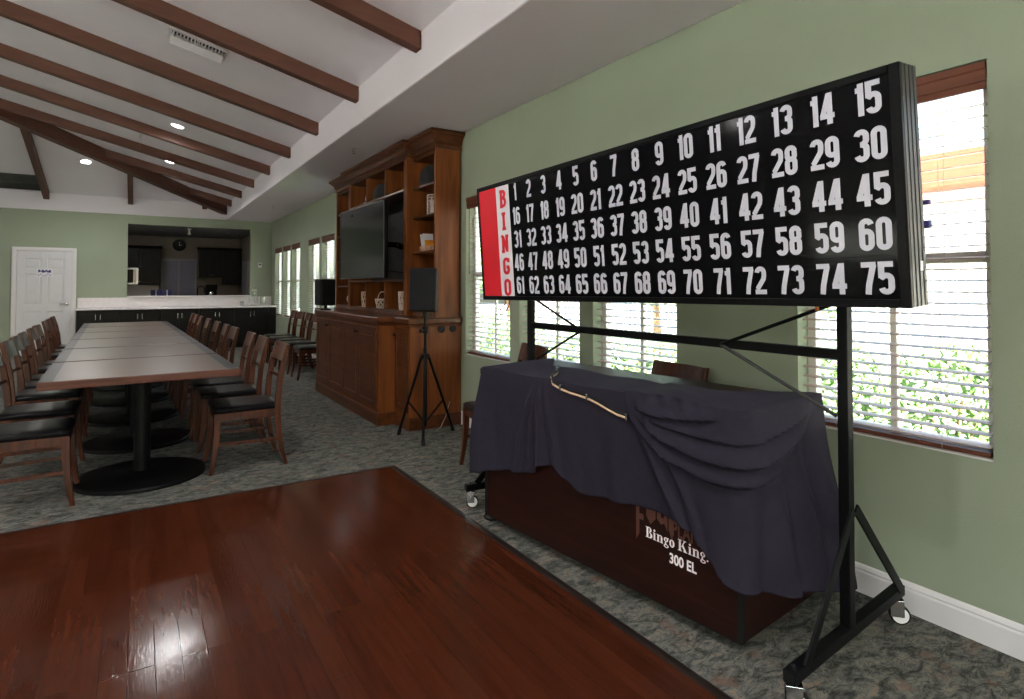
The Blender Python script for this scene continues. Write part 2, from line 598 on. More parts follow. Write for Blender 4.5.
# ------------------------------------------------------------------ windows and blinds
def make_window(i, a, b, blind_label=None, detail=True, group=None):
    """a > b along y; frame sits near the outer face"""
    fx0, fx1 = XW+.085, XW+.13
    r = bpy.data.objects.new('window_%d' % i, None)
    COL.objects.link(r); r.location = (XW+.1, (a+b)/2, WZ0); r['kind'] = 'structure'
    h = WZ1-WZ0; wd = (a-b)/2
    f = MB()
    t = .042
    X0, X1 = fx0-r.location.x, fx1-r.location.x
    f.box(X0,X1,-wd,-wd+t,0,h).box(X0,X1,wd-t,wd,0,h).box(X0,X1,-wd,wd,0,t).box(X0,X1,-wd,wd,h-t,h)
    f.box(X0-.008,X1,-wd+t,wd-t,.755,.80)
    f.box(X0+.01,X1-.012,-.014,.014,t,.755).box(X0+.01,X1-.012,-.014,.014,.80,h-t)
    f.build('window_frame', M['vinyl_white'], r, bevel=.003)
    MB().box(X1-.02, X1-.014, -wd+t, wd-t, t, h-t).build('pane', M['window_glass'], r)
    s = MB()
    s.box(XW+.001-r.location.x, X0, -wd+.001, wd-.001, -.001, .006)
    s.build('window_sill', M['trim_white'], r)
    # blind, hung in the reveal
    bl = empty('window_blind', (XW+.042, (a+b)/2, WZ0), 0, blind_label, 'blind', group)
    hv = MB()
    plan = [(-.038,h-.112),(-.030,h-.112),(-.030,h-.095),(-.036,h-.09),(-.036,h-.075),(-.040,h-.07),(-.040,h-.035),(-.046,h-.03),(-.046,h-.008),(-.030,h-.008),(-.030,h-.02),(-.022,h-.02),(-.022,h-.112+.02),(-.022,h-.112)]
    hv.prism([(px, -wd+.006, pz) for px, pz in [(-.038,h-.112),(-.034,h-.085),(-.040,h-.080),(-.040,h-.040),(-.046,h-.034),(-.046,h-.008),(-.026,h-.008),(-.026,h-.112)]], (0, 2*wd-.012, 0))
    hv.build('valance', M['blind_wood'], bl)
    MB().box(-.024, .026, -wd+.01, wd-.01, h-.055, h-.01).build('head_rail', M['blind_wood'], bl)
    sl = MB()
    z = .045
    k = 0
    while z < h-.12:
        tl = .0025
        sl.prism([(-.024, -wd+.012, z-tl), (0, -wd+.012, z+.0022), (.024, -wd+.012, z+tl), (.024, -wd+.012, z+tl+.0028), (0, -wd+.012, z+.005), (-.024, -wd+.012, z-tl+.0028)], (0, 2*wd-.024, 0))
        z += .0455; k += 1
    sl.build('slats', M['slat_cream'], bl)
    MB().box(-.025, .025, -wd+.012, wd-.012, .008, .026).build('bottom_rail', M['blind_wood'], bl, bevel=.003)
    if detail:
        for yy in (-wd*.55, wd*.55):
            c = MB()
            for xx in (-.0255, .0255):
                c.tube([(xx, yy, .012), (xx, yy, h-.05)], .0009, 5)
            c.build('ladder_cord', M['cable_white'], bl)
        c = MB()
        c.tube([(-.034, wd-.05, h-.1), (-.033, wd-.05, h-.75)], .0035, 6)
        c.build('tilt_wand', M['blind_wood'], bl)
    return bl
BL = ['wood blind on window between wooden wall unit and bingo board',
      'middle wood blind of the three behind left half of bingo board',
      'wood blind on window seen under the middle of the bingo board',
      'large wood blind at right of bingo board, outside glare behind it',
      'wood blind cut off by the right border of the picture', 
      'wood blind on window behind the viewer on the right wall',
      'leftmost wood blind of the pair seen between far speaker and corner group',
      'wood blind right behind the far speaker, left of wooden wall unit',
      'wood blind hidden beside the wooden wall unit far side',
      'leftmost of the three far wood blinds, next to the back corner',
      'middle of the three far wood blinds near the back corner',
      'rightmost of the three far wood blinds near the back corner']
for i, (a, b) in enumerate(WINS):
    if i in (5, 8):
        continue
    make_window(i+1, a, b, BL[i], i < 5, 'wood blinds on the right wall')
# the two windows of that wall which the photo cannot see keep a plain frame and glass
def plain_window(name, x0, x1, y0, y1, z0, z1):
    r = bpy.data.objects.new(name, None); COL.objects.link(r)
    r.location = ((x0+x1)/2, (y0+y1)/2, z0); r['kind'] = 'structure'
    ox, oy = r.location.x, r.location.y
    f = MB(); t = .05
    if x1-x0 < y1-y0:
        for q in ((y0,y0+t),(y1-t,y1),((y0+y1)/2-t/2,(y0+y1)/2+t/2)):
            f.box(x0-ox, x1-ox, q[0]-oy, q[1]-oy, 0, z1-z0)
    else:
        for q in ((x0,x0+t),(x1-t,x1),((x0+x1)/2-t/2,(x0+x1)/2+t/2)):
            f.box(q[0]-ox, q[1]-ox, y0-oy, y1-oy, 0, z1-z0)
    f.box(x0-ox, x1-ox, y0-oy, y1-oy, 0, t).box(x0-ox, x1-ox, y0-oy, y1-oy, z1-z0-t, z1-z0)
    f.build('window_frame', M['vinyl_white'], r)
    cx, cy = (x0+x1)/2-ox, (y0+y1)/2-oy
    g = MB()
    if x1-x0 < y1-y0: g.box(cx-.003, cx+.003, y0-oy+.01, y1-oy-.01, .01, z1-z0-.01)
    else: g.box(x0-ox+.01, x1-ox-.01, cy-.003, cy+.003, .01, z1-z0-.01)
    g.build('pane', M['window_glass'], r)
for i in (5, 8):
    a, b = WINS[i]
    plain_window('window_%d' % (i+1), XW+.08, XW+.12, b, a, WZ0, WZ1)
for k, (a, b) in enumerate(LW):  # unseen windows, added for the daylight from the left
    plain_window('window_%d' % (13+k), XL-.10, XL-.05, a, b, .5, 2.4)
for k, (a, b) in enumerate(FW):  # unseen windows, added for the daylight from behind the camera
    plain_window('window_%d' % (16+k), a, b, YF-.10, YF-.05, .4, 2.45)

# ------------------------------------------------------------------ ceiling beams
def slope_beam(x0, x1, y, w, d, name='ceiling_beam', over=.01):
    """rafter under the right-hand slope at constant y from x0 (fascia) up to x1"""
    mb = MB()
    p = [(x0, y-w/2, zr(x0)+over), (x1, y-w/2, zr(x1)+over), (x1, y-w/2, zr(x1)-d), (x0, y-w/2, zr(x0)-d)]
    mb.prism(p, (0, w, 0))
    return mb
for k in range(-2, 8):
    y = 3.98 + 1.425*k
    if y < 3 and k < -1: continue
    x1 = XR if y <= YA else XS-(YB-y)
    o = slope_beam(XS-.001, x1+.06, y, .095, .135).build('ceiling_beam', M['beam_wood'], bevel=.004)
    n = k+1
    if n < 0: lab = 'dark brown ceiling beam above and behind the viewer'
    elif n == 0: lab = 'dark brown ceiling beam overhead, nearer than any other'
    else:
        lab = {1:'dark brown ceiling beam nearest the viewer, short at top centre of the picture',
               2:'second dark brown ceiling beam, just right of the white supply vent',
               3:'third dark brown ceiling beam, crossing left of the white supply vent',
               4:'fourth dark brown ceiling beam counted away from the viewer',
               5:'fifth dark brown ceiling beam, passing just beside the ceiling light',
               6:'sixth dark brown ceiling beam, first one to meet the thick hip beam',
               7:'seventh dark brown ceiling beam, short and near the back corner',
               8:'shortest dark brown ceiling beam, tucked in the back corner'}[n]
    tag(o, lab, 'ceiling beam', 'rafters across the white sloping ceiling')
# hip beam at 45 degrees, running up from the back corner
mb = MB()
d = Vector((-1, -1, 0)).normalized(); nrm = Vector((d.y, -d.x, 0))*.075
A = Vector((XS-.02, YB-.02, 0)); B = Vector((XR, YA, 0))
pts = []
for P, s in ((A,1),(B,1)):
    pts.append(P)
zA, zB_ = zr(A.x), zr(B.x)
p = [A-nrm+Vector((0,0,zA+.01)), B-nrm+Vector((0,0,zB_+.01)), B-nrm+Vector((0,0,zB_-.235)), A-nrm+Vector((0,0,zA-.235))]
mb.prism([tuple(v) for v in p], tuple(nrm*2))
tag(mb.build('hip_beam', M['beam_wood'], bevel=.005), 'thick dark brown diagonal beam running up from the back corner', 'ceiling beam')
for x, lab in ((1.29, 'tiny dark brown beam stub on far slope beside the back corner'),
            (-.10, 'short dark brown beam on the far ceiling slope above the kitchen opening'),
            (-1.50, 'dark brown beam on the far ceiling slope beside the dark return grille'),
            (-2.90, 'dark brown beam on the far ceiling slope beyond the left border')):
    y1 = YB-(XS-x)+.07
    mb = MB()
    mb.prism([(x-.0475, YB-.022, zb(YB)+.01), (x-.0475, y1, zb(y1)+.01), (x-.0475, y1, zb(y1)-.135), (x-.0475, YB-.022, zb(YB)-.135)], (.095, 0, 0))
    tag(mb.build('ceiling_beam', M['beam_wood'], bevel=.004), lab, 'ceiling beam', 'beams on the far ceiling slope')
tag(MB().box(XR-.08, XR+.08, YF, YA, zR-.26, zR-.01).build('ridge_beam', M['beam_wood'], bevel=.005), 'dark brown ridge beam along the ceiling peak, left of the picture', 'ceiling beam')

# ------------------------------------------------------------------ recessed lights, vents, sprinklers
def slope_mat(x, y, side='right'):
    """local frame lying on a ceiling slope, z pointing out of the ceiling downwards"""
    if side == 'right':
        ux = Vector((1, 0, -SL)).normalized(); uy = Vector((0, 1, 0)); z = zr(x)
    elif side == 'left':
        ux = Vector((1, 0, SL)).normalized(); uy = Vector((0, 1, 0)); z = ZF + SL*(x-XQ)
    elif side == 'back':
        ux = Vector((1, 0, 0)); uy = Vector((0, 1, -SL)).normalized(); z = zb(y)
    else:
        ux = Vector((1, 0, 0)); uy = Vector((0, 1, 0)); z = ZS
    uz = ux.cross(uy)
    m = Matrix((ux, uy, uz)).transposed().to_4x4()
    m.translation = Vector((x, y, z))
    return m
def downlight(x, y, side, label, power=1.0):
    m = slope_mat(x, y, side)
    r = empty('ceiling_light', (0, 0, 0), 0, label, 'ceiling light', 'round recessed ceiling lights')
    r.matrix_world = m
    t = MB()
    t.lathe([(.098,0),(.098,-.006),(.080,-.010),(.072,-.004),(.072,0)], n=32)
    t.build('trim_ring', M['trim_white'], r, smooth=True)
    g = MB(); g.lathe([(.071,-.001),(.071,-.004),(.06,-.0055)], n=32)
    g.build('lens', M['lamp_glow'], r)
    ld = bpy.data.lights.new('downlight', 'AREA')
    ld.shape = 'DISK'; ld.size = .13; ld.energy = LAMP_W*power; ld.color = (1.0, .97, .95); ld.spread = R(165)
    lo = bpy.data.objects.new('downlight', ld); COL.objects.link(lo)
    lo.parent = r; lo.location = (0, 0, -.012)
    return r
downlight(.46, 9.14, 'right', 'brighter nearer ceiling light, above the fourth and fifth beams')
downlight(.48, 11.8, 'right', 'smaller farther ceiling light on the same slope, above the back counter')
downlight(-.78, 13.16, 'back', 'ceiling light on the far slope, left of the thick diagonal beam')
LBH = 'ceiling light out of the picture overhead'
for x, y, s in ((.3, 3.3, 'right'), (.3, .4, 'right'), (-1.9, 1.9, 'right'), (-2.2, 5.2, 'right'), (.3, -2.6, 'right'),
                (-6.4, .6, 'left'), (-6.4, 4.0, 'left'), (-6.4, 7.4, 'left'), (-5.2, 13.16, 'back')):
    downlight(x, y, s, LBH)
# supply vent beside the second beam
m = slope_mat(.455, 5.93, 'right')
v = empty('supply_vent', (0,0,0), 0, 'white ceiling supply vent with slots, between the second and third beams', 'vent')
v.matrix_world = m
f = MB()
f.box(-.24,.24,-.12,-.085,-.014,0).box(-.24,.24,.085,.12,-.014,0).box(-.24,-.215,-.085,.085,-.014,0).box(.215,.24,-.085,.085,-.014,0)
f.build('frame', M['trim_white'], v, bevel=.003)
MB().box(-.215,.215,-.085,.085,-.002,-.0005).build('duct_opening', M['grille_dark'], v)
b = MB()
for k in range(15):
    xx = -.20+.4*k/14
    b.box(xx-.006, xx+.006, -.085, -.002, -.030, -.003)
b.box(-.013,.013,-.085,-.002,-.032,-.003)
b.prism([(-.215,0,-.003),(-.215,0,-.022),(-.215,.085,-.070),(-.215,.112,-.062),(-.215,.112,-.0145),(-.215,.085,-.003)], (.43,0,0))
b.build('louvres', M['trim_white'], v)
# dark return grille
m = slope_mat(-1.86, 14.33, 'back')
v = empty('return_grille', (0,0,0), 0, 'dark rectangular return air grille on the far ceiling slope at left', 'vent')
v.matrix_world = m
f = MB()
f.box(-.36,.36,-.37,-.34,-.012,0).box(-.36,.36,.34,.37,-.012,0).box(-.36,-.33,-.34,.34,-.012,0).box(.33,.36,-.34,.34,-.012,0).box(-.33,.33,-.012,.012,-.012,0)
f.build('frame', M['alu_dark'], v)
b = MB().box(-.33,.33,-.34,.34,-.002,-.0005)
for k in range(16):
    yy = -.33+.66*k/15
    b.box(-.33,.33,yy-.004,yy+.004,-.01,-.002)
b.box(-.005,.005,-.34,.34,-.012,-.001)
b.build('slats', M['grille_dark'], v)
def sprinkler(x, y, side, label):
    m = slope_mat(x, y, side)
    r = empty('sprinkler_head', (0,0,0), 0, label, 'sprinkler', 'fire sprinklers on the ceiling')
    r.matrix_world = m
    MB().lathe([(.035,0),(.035,-.004),(.02,-.010),(.012,-.010)], n=20).build('rosette', M['trim_white'], r, smooth=True)
    p = MB().lathe([(.008,-.004),(.008,-.04)], n=10)
    p.box(-.016,-.012,-.003,.003,-.055,-.03).box(.012,.016,-.003,.003,-.055,-.03).box(-.016,.016,-.004,.004,-.034,-.03)
    p.build('body', M['chrome'], r)
    MB().lathe([(.018,-.055),(.018,-.058),(.006,-.060)], n=16).build('deflector', M['chrome'], r)
sprinkler(2.01, 6.36, 'flat', 'small sprinkler head on the flat ceiling in front of the wooden wall unit')
sprinkler(-1.15, 8.3, 'right', 'small sprinkler head on the sloping ceiling at far left')
sprinkler(.05, 10.4, 'right', 'small sprinkler head left of the farther ceiling light')
sprinkler(2.15, 11.6, 'flat', 'small sprinkler head on the flat ceiling over the far windows')

# ------------------------------------------------------------------ door in the back wall
DX0, DX1, DZ = -1.94, -1.08, 2.05
dr = bpy.data.objects.new('door_1', None); COL.objects.link(dr); dr.location = ((DX0+DX1)/2, YB, 0); dr['kind'] = 'structure'
hw = (DX1-DX0)/2
c = MB()
c.box(-hw-.075,-hw,-.03,0,0,DZ+.075).box(hw,hw+.075,-.03,0,0,DZ+.075).box(-hw,hw,-.03,0,DZ,DZ+.075)
c.box(-hw-.06,-hw-.02,-.036,-.03,0,DZ+.055).box(hw+.02,hw+.06,-.036,-.03,0,DZ+.055).box(-hw-.02,hw+.02,-.036,-.03,DZ+.02,DZ+.055)
c.build('door_casing', M['trim_white'], dr, bevel=.004)
lf = MB()
lf.box(-hw+.003,hw-.003,-.008,-.0005,.008,DZ-.003)
PX = [(-hw+.12,-.045),(.045,hw-.12)]
for a_, b_ in ((-hw+.003,-hw+.12),(-.045,.045),(hw-.12,hw-.003)):
    lf.box(a_,b_,-.024,-.008,.008,DZ-.003)
ZP = ((.24,.86),(1.0,1.60),(1.70,1.90))
for px0, px1 in PX:
    for a_, b_ in ((.008,.24),(.86,1.0),(1.60,1.70),(1.90,DZ-.003)):
        lf.box(px0,px1,-.024,-.008,a_,b_)
    for zz0, zz1 in ZP:
        lf.box(px0+.035,px1-.035,-.020,-.008,zz0+.035,zz1-.035)
lf.build('door_leaf', M['door_white'], dr, bevel=.002)
h = MB().lathe([(.03,0),(.03,-.012),(.012,-.016),(.012,-.05)], c=(hw-.07,-.0245,1.0), n=16, axis='Y')
h.tube([(hw-.07,-.058,1.0),(hw-.13,-.06,1.002),(hw-.18,-.055,.998)], .009, 8)
h.build('door_handle', M['chrome'], dr, smooth=True)
s = empty('door_sign', ((DX0+DX1)/2, YB-.026, 1.62), 0, 'small purple and white paper sign taped to the white door', 'sign')
MB().box(-.13,.13,-.002,0,-.085,.085).build('sheet', M['paper'], s)
sg = MB()
for k in range(7):
    a = k/6
    sg.box(-.10+a*.17,-.10+a*.17+.03,-.004,-.002,.012+.012*math.sin(k*2),.052+.010*math.cos(k*3))
sg.build('printed_heading', M['box_blue'], s)
sg = MB()
for k in range(6):
    sg.ball((-.09+.036*k, -.004, -.045+.02*math.sin(k*1.9)), .016, .002, .016, 10, 6)
sg.build('printed_shapes', M['purple_paper'], s)

# ------------------------------------------------------------------ back counter
for k, cx in enumerate((-.61,.09,.80,1.51,2.21)):
    cb = empty('base_cabinet', (cx, YB-.30, 0), 0, 'near-black base cabinet with silver pulls, ' + ORD[k] + ' from the white door along the counter', 'cabinet', 'base cabinets under the back counter')
    MB().box(-.349,.349,-.27,.295,.09,.88).box(-.349,.349,-.21,.295,0,.09).build('body', M['dark_cabinet'], cb)
    for sx in (-1, 1):
        x0, x1 = (-.342,-.003) if sx < 0 else (.003,.342)
        dm = MB().box(x0,x1,-.289,-.271,.11,.865)
        dm.box(x0+.055,x1-.055,-.294,-.289,.165,.81)
        dd = dm.build('door', M['dark_cabinet'], cb, bevel=.004)
        hx = x1-.035 if sx < 0 else x0+.035
        MB().tube([(hx,-.289,.68),(hx,-.318,.69),(hx,-.318,.79),(hx,-.289,.80)], .006, 8).build('pull', M['steel'], dd)
fil = MB().box(2.561,XW-.002,YB-.57,YB-.005,0,.88)
tag(fil.build('filler_panel', M['dark_cabinet']), 'narrow near-black filler panel between last cabinet and window wall', 'panel')
ct = MB().box(-.98,XW-.002,YB-.62,YB-.001,.881,.915)
tag(ct.build('countertop', M['counter_white'], bevel=.004), 'long white countertop along the back wall below the kitchen opening', 'countertop')
struct(MB().box(-.98,XW-.002,YB-.02,YB-.0005,.916,1.118).build('trim_2', M['counter_white']))
tag(MB().box(OX0+.001,OX1-.001,YB-.08,YB+.20,1.1205,1.15).build('ledge', M['counter_white'], bevel=.005), 'white raised serving ledge at the bottom of the kitchen opening', 'ledge')
struct(MB().box(.02,.10,YB-.026,YB-.0205,.97,1.03).build('trim_3', M['trim_white'], bevel=.002))
def jug(x, y, z, label, r=.07, h=.26):
    j = empty('drink_dispenser', (x, y, z), 0, label, 'dispenser')
    MB().lathe([(r*.7,0),(r*.75,.02),(r*.4,.03),(r*.4,.06),(r*.9,.065),(r,.08),(r,h),(r*.95,h)], n=24).build('jar', M['clear_plastic'], j, smooth=True)
    MB().lathe([(r*1.04,h+.001),(r*1.04,h+.02),(r*.3,h+.03),(r*.2,h+.05)], n=24).build('lid', M['clear_plastic'], j, smooth=True)
    MB().tube([(0,-r-.001,.09),(0,-r-.04,.09),(0,-r-.045,.07)], .01, 8).build('tap', M['steel'], j)
jug(2.28, YB-.30, .915, 'clear plastic drink dispenser on the white counter near the window wall', .10, .36)
cu = empty('cup', (2.02, YB-.42, .915), 0, 'small grey metal cup on the white counter, left of the dispenser', 'cup')
MB().lathe([(.026,0),(.03,.004),(.045,.10),(.042,.10),(.028,.012)], n=20).build('bowl', M['steel'], cu, smooth=True)
MB().lathe([(.047,.101),(.047,.106),(.040,.106)], n=20).build('rim', M['chrome'], cu)
gl = empty('pitcher', (2.47, YB-.40, .915), 0, 'clear plastic pitcher at the window end of the counter', 'pitcher')
MB().lathe([(.05,0),(.055,.01),(.06,.2),(.057,.2),(.05,.012)], n=20).build('jar', M['clear_plastic'], gl, smooth=True)
MB().tube([(.06,0,.17),(.10,0,.16),(.10,0,.06),(.057,0,.04)], .006, 8).build('handle', M['clear_plastic'], gl, smooth=True)
th = empty('thermostat', (2.46, YB-.001, 1.85), 0, 'small white thermostat on the green wall beside the kitchen opening', 'thermostat')
MB().box(-.04,.04,-.025,0,-.06,.06).build('housing', M['trim_white'], th, bevel=.006)
MB().box(-.025,.025,-.027,-.0255,.0,.035).build('display', M['grille_dark'], th)

# ------------------------------------------------------------------ kitchen beyond the opening
KY = 18.3
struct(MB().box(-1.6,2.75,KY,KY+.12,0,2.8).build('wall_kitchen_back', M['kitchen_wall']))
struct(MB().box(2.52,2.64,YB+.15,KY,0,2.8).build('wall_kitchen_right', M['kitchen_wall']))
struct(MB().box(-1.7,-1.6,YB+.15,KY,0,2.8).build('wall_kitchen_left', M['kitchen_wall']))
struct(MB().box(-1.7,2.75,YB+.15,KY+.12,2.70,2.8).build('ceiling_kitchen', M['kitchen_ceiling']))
def upper_cab(x0, x1, z0, z1, doors, label, pulls=True):
    c = empty('wall_cabinet', ((x0+x1)/2, KY, z0), 0, label, 'cabinet', 'dark wall cabinets in the kitchen')
    hw = (x1-x0)/2; H = z1-z0
    MB().box(-hw,hw,-.33,-.001,0,H).build('body', M['dark_cabinet'], c)
    MB().prism([(-hw-.02,-.35,H),(-hw-.05,-.39,H+.07),(-hw-.05,-.001,H+.07),(-hw-.02,-.001,H)], (2*hw+.07,0,0)).build('cornice', M['dark_cabinet'], c)
    dw = 2*hw/doors
    for k in range(doors):
        a = -hw+k*dw
        dm = MB().box(a+.004,a+dw-.004,-.35,-.331,.006,H-.006).box(a+.06,a+dw-.06,-.356,-.35,.07,H-.07)
        d_ = dm.build('door', M['dark_cabinet'], c, bevel=.004)
        hx = a+dw-.03 if k % 2 == 0 and doors > 1 else a+.03
        MB().lathe([(.012,0),(.012,-.022)], c=(hx,-.351,.06), n=12, axis='Y').build('knob', M['steel'], d_)
upper_cab(-.55,.07,1.84,2.34,1,'short dark wall cabinet directly above the microwave')
upper_cab(.071,.56,1.42,2.34,1,'tall dark wall cabinet right of the microwave')
upper_cab(1.45,2.05,1.60,2.34,2,'two-door dark wall cabinet above the coffee maker')
upper_cab(2.052,2.50,1.40,2.34,1,'taller dark wall cabinet next to the right kitchen wall')
mw = empty('microwave', (-.24, KY-.001, 1.40), 0, 'stainless steel microwave with black door under the short cabinet', 'microwave')
MB().box(-.31,.31,-.40,0,0,.43).build('body', M['steel'], mw, bevel=.006)
MB().box(-.29,.20,-.415,-.401,.05,.39).build('door', M['screen_black'], mw, bevel=.004)
MB().tube([(.235,-.402,.05),(.235,-.44,.08),(.235,-.44,.35),(.235,-.402,.38)], .011, 8).build('handle', M['chrome'], mw)
kb = empty('kitchen_counter', (.45, KY-.32, 0), 0, 'dark kitchen counter run along the far kitchen wall', 'counter')
MB().box(-2.0,2.04,-.28,.318,0,.88).build('body', M['dark_cabinet'], kb)
MB().box(-2.0,2.05,-.32,.318,.881,.92).build('top', M['dark_cabinet'], kb)
struct(MB().box(-1.58,.53,KY-.02,KY-.0005,.925,1.395).build('trim_4', M['counter_white']))
# sliding serving window in the far kitchen wall
kw = bpy.data.objects.new('window_30', None); COL.objects.link(kw); kw.location = (1.0, KY, 1.0); kw['kind'] = 'structure'
f = MB()
f.box(-.42,.42,-.03,-.001,-.0,.05).box(-.42,.42,-.03,-.001,1.05,1.10).box(-.42,-.38,-.03,-.001,.05,1.05).box(.38,.42,-.03,-.001,.05,1.05).box(-.03,.02,-.035,-.001,.05,1.05)
f.build('window_frame', M['pane_frame'], kw)
MB().box(-.38,-.03,-.012,-.004,.05,1.05).box(.02,.38,-.02,-.008,.05,1.05).build('pane', M['pane_lilac'], kw)
ck = empty('wall_clock', (1.0, KY-.001, 2.47), 0, 'dark round clock high on the far kitchen wall', 'clock')
MB().lathe([(.16,0),(.16,-.02),(.145,-.035),(.13,-.03)], n=36, axis='Y').build('rim', M['black_satin'], ck, smooth=True)
MB().lathe([(.132,-.026),(.132,-.028),(.05,-.029)], n=36, axis='Y').build('dial', M['alu_dark'], ck)
MB().box(-.004,.004,-.034,-.031,-.01,.09).box(-.01,.06,-.034,-.031,-.004,.004).build('hands', M['board_white'], ck)
isl = empty('kitchen_island', (.75, 16.4, 0), 0, 'dark kitchen island behind the serving ledge', 'counter')
MB().box(-.55,.95,-.3,.3,0,1.04).build('body', M['dark_cabinet'], isl)
MB().box(-.6,1.0,-.34,.34,1.041,1.08).build('top', M['dark_cabinet'], isl)
for x, lab in ((.42, 'blue carton on the kitchen island, left one of two'), (.645, 'blue carton on the kitchen island, right one of two')):
    b = empty('carton', (x, 16.35, 1.08), 0, lab, 'box', 'blue cartons on the kitchen island')
    MB().box(-.105,.105,-.10,.10,0,.19).build('body', M['box_blue'], b, bevel=.003)
    MB().box(-.012,.012,-.103,-.1005,0,.19).build('tape', M['board_white'], b)
fc = empty('faucet', (1.30, 16.40, 1.08), 0, 'black gooseneck faucet standing left of the coffee maker', 'faucet')
pts = [(0,0,.03)]+[(0,0,.2)]+[(.075-.075*math.cos(a),0,.2+.075*math.sin(a)) for a in [i*math.pi/8 for i in range(1,9)]]+[(.15,0,.12)]
MB().tube(pts, .011, 10).build('spout', M['black_metal'], fc, smooth=True)
MB().lathe([(.03,0),(.03,.02),(.018,.04)], n=16).build('base', M['black_metal'], fc)
MB().tube([(0,-.02,.05),(0,-.07,.07)], .007, 8).build('handle', M['black_metal'], fc)
cm = empty('coffee_maker', (1.60, 16.42, 1.08), 0, 'black coffee maker under the dark kitchen wall cabinet', 'coffee maker')
MB().box(-.13,.13,-.02,.12,0,.32).box(-.13,.13,-.14,-.02,.20,.32).box(-.13,.13,-.14,-.02,0,.03).build('body', M['black_satin'], cm, bevel=.006)
MB().lathe([(.05,.032),(.06,.06),(.055,.12),(.04,.15)], c=(0,-.085,0), n=18).build('carafe', M['steel'], cm, smooth=True)
kp = empty('kitchen_door', (2.515, 17.2, 0), 0, 'narrow white door edge on the right kitchen wall', 'door')
MB().box(-.035,-.001,-.42,.42,0,2.03).build('leaf', M['pane_frame'], kp)
MB().lathe([(.025,-.04),(.025,-.07)], c=(0,-.35,.95), n=12, axis='X').build('knob', M['steel'], kp)
for x, y, lab in ((.5,16.3,'unlit recessed light in left half of kitchen ceiling'),(1.9,16.3,'unlit recessed light in right half of kitchen ceiling'),(1.85,17.5,'unlit recessed light deepest in the kitchen ceiling')):
    o = MB().lathe([(.09,2.699),(.09,2.69),(.07,2.686),(.06,2.698)], c=(x,y,0), n=24).build('recessed_light', M['pane_frame'], smooth=True)
    tag(o, lab, 'ceiling light', 'unlit kitchen ceiling lights')
pd = empty('ceiling_fixture', (1.05, 15.6, 2.70), 0, 'small white fixture hanging from the kitchen ceiling', 'ceiling fixture')
MB().lathe([(.05,-.001),(.05,-.02),(.02,-.03),(.02,-.10)], n=16).build('stem', M['trim_white'], pd)
MB().lathe([(.035,-.10),(.04,-.13),(.02,-.15)], n=16).build('head', M['trim_white'], pd)
kl = bpy.data.lights.new('kitchen_fill_light', 'AREA'); kl.shape = 'DISK'; kl.size = .14; kl.energy = 10; kl.color = (1, .93, .85)  # unseen fill lamp added to brighten the dim kitchen
ko = bpy.data.objects.new('kitchen_fill_light', kl); COL.objects.link(ko); ko.location = (-.6, 16.3, 2.68)
lf = MB().lathe([(.09,2.699),(.09,2.692),(.07,2.689)], c=(-.6,16.3,0), n=24).build('recessed_light', M['lamp_glow'])  # glowing disc added for the fill lamp, out of view
tag(lf, 'added fill light disc at the hidden left end of kitchen ceiling', 'ceiling light')

# ------------------------------------------------------------------ dance floor
df = empty('dance_floor', (-1.17, 1.3, 0), 0, 'glossy red-brown wooden dance floor laid on the carpet', 'dance floor')
MB().box(-2.83+.055,2.83-.055,-2.93+.055,2.93-.055,.0005,.014).build('planks', M['parquet'], df)
e = MB()
plan_sweep(e, [(2.83,-2.93),(2.83,2.93),(-2.83,2.93),(-2.83,-2.93),(2.83,-2.93+.0001)], [(0,0),(.055,0),(.055,.0155),(.038,.0165),(0,.004)])
wood('edge_strip', (.012,.008,.007), (.026,.016,.013), .4, 'Y')
e.build('edge_trim', M['edge_strip'], df)

# ------------------------------------------------------------------ tables
TZ = .785
def make_table(loc, rz, label):
    t = empty('dining_table', loc, rz, label, 'table', 'square pedestal tables pushed together in one long row')
    h = .550
    MB().box(-h,h,-h,h,TZ-.050,TZ-.002).build('table_edge', M['table_edge'], t, bevel=.004)
    MB().box(-h+.075,h-.075,-h+.012,h-.012,TZ-.002,TZ).build('laminate_top', M['laminate_tan'], t)
    for bx0, bx1 in ((-h+.004,-h+.075),(h-.075,h-.004)):
        MB().box(bx0,bx1,-h+.012,h-.012,TZ-.002,TZ).build('border', M['table_border'], t)
    MB().lathe([(.052,.03),(.052,TZ-.055)], n=28).build('column', M['black_metal'], t, smooth=True)
    MB().lathe([(.405,0),(.405,.014),(.395,.024),(.28,.032),(.10,.040),(.06,.05)], n=56).build('base', M['black_metal'], t, smooth=True)
    MB().box(-.25,.25,-.03,.03,TZ-.066,TZ-.0505).box(-.03,.03,-.25,.25,TZ-.067,TZ-.0510).build('top_bracket', M['black_metal'], t)
    return t
TA = R(1.5)
TL = ['square table nearest the dance floor, its wooden front edge facing the viewer',
      'second square table from the dance floor in the long row', 'third square table from the dance floor in the long row',
      'fourth square table from the dance floor in the long row', 'fifth square table, last but one before the back counter',
      'sixth square table, nearest to the back counter']
T0 = Vector((.055, 4.97, 0)); TD = Vector((-math.sin(TA), math.cos(TA), 0))
t0 = make_table(tuple(T0), TA, TL[0]); remember(t0)
for k in range(1, 6):
    copy_tree(t0, tuple(T0+TD*1.125*k), TA, label=TL[k])

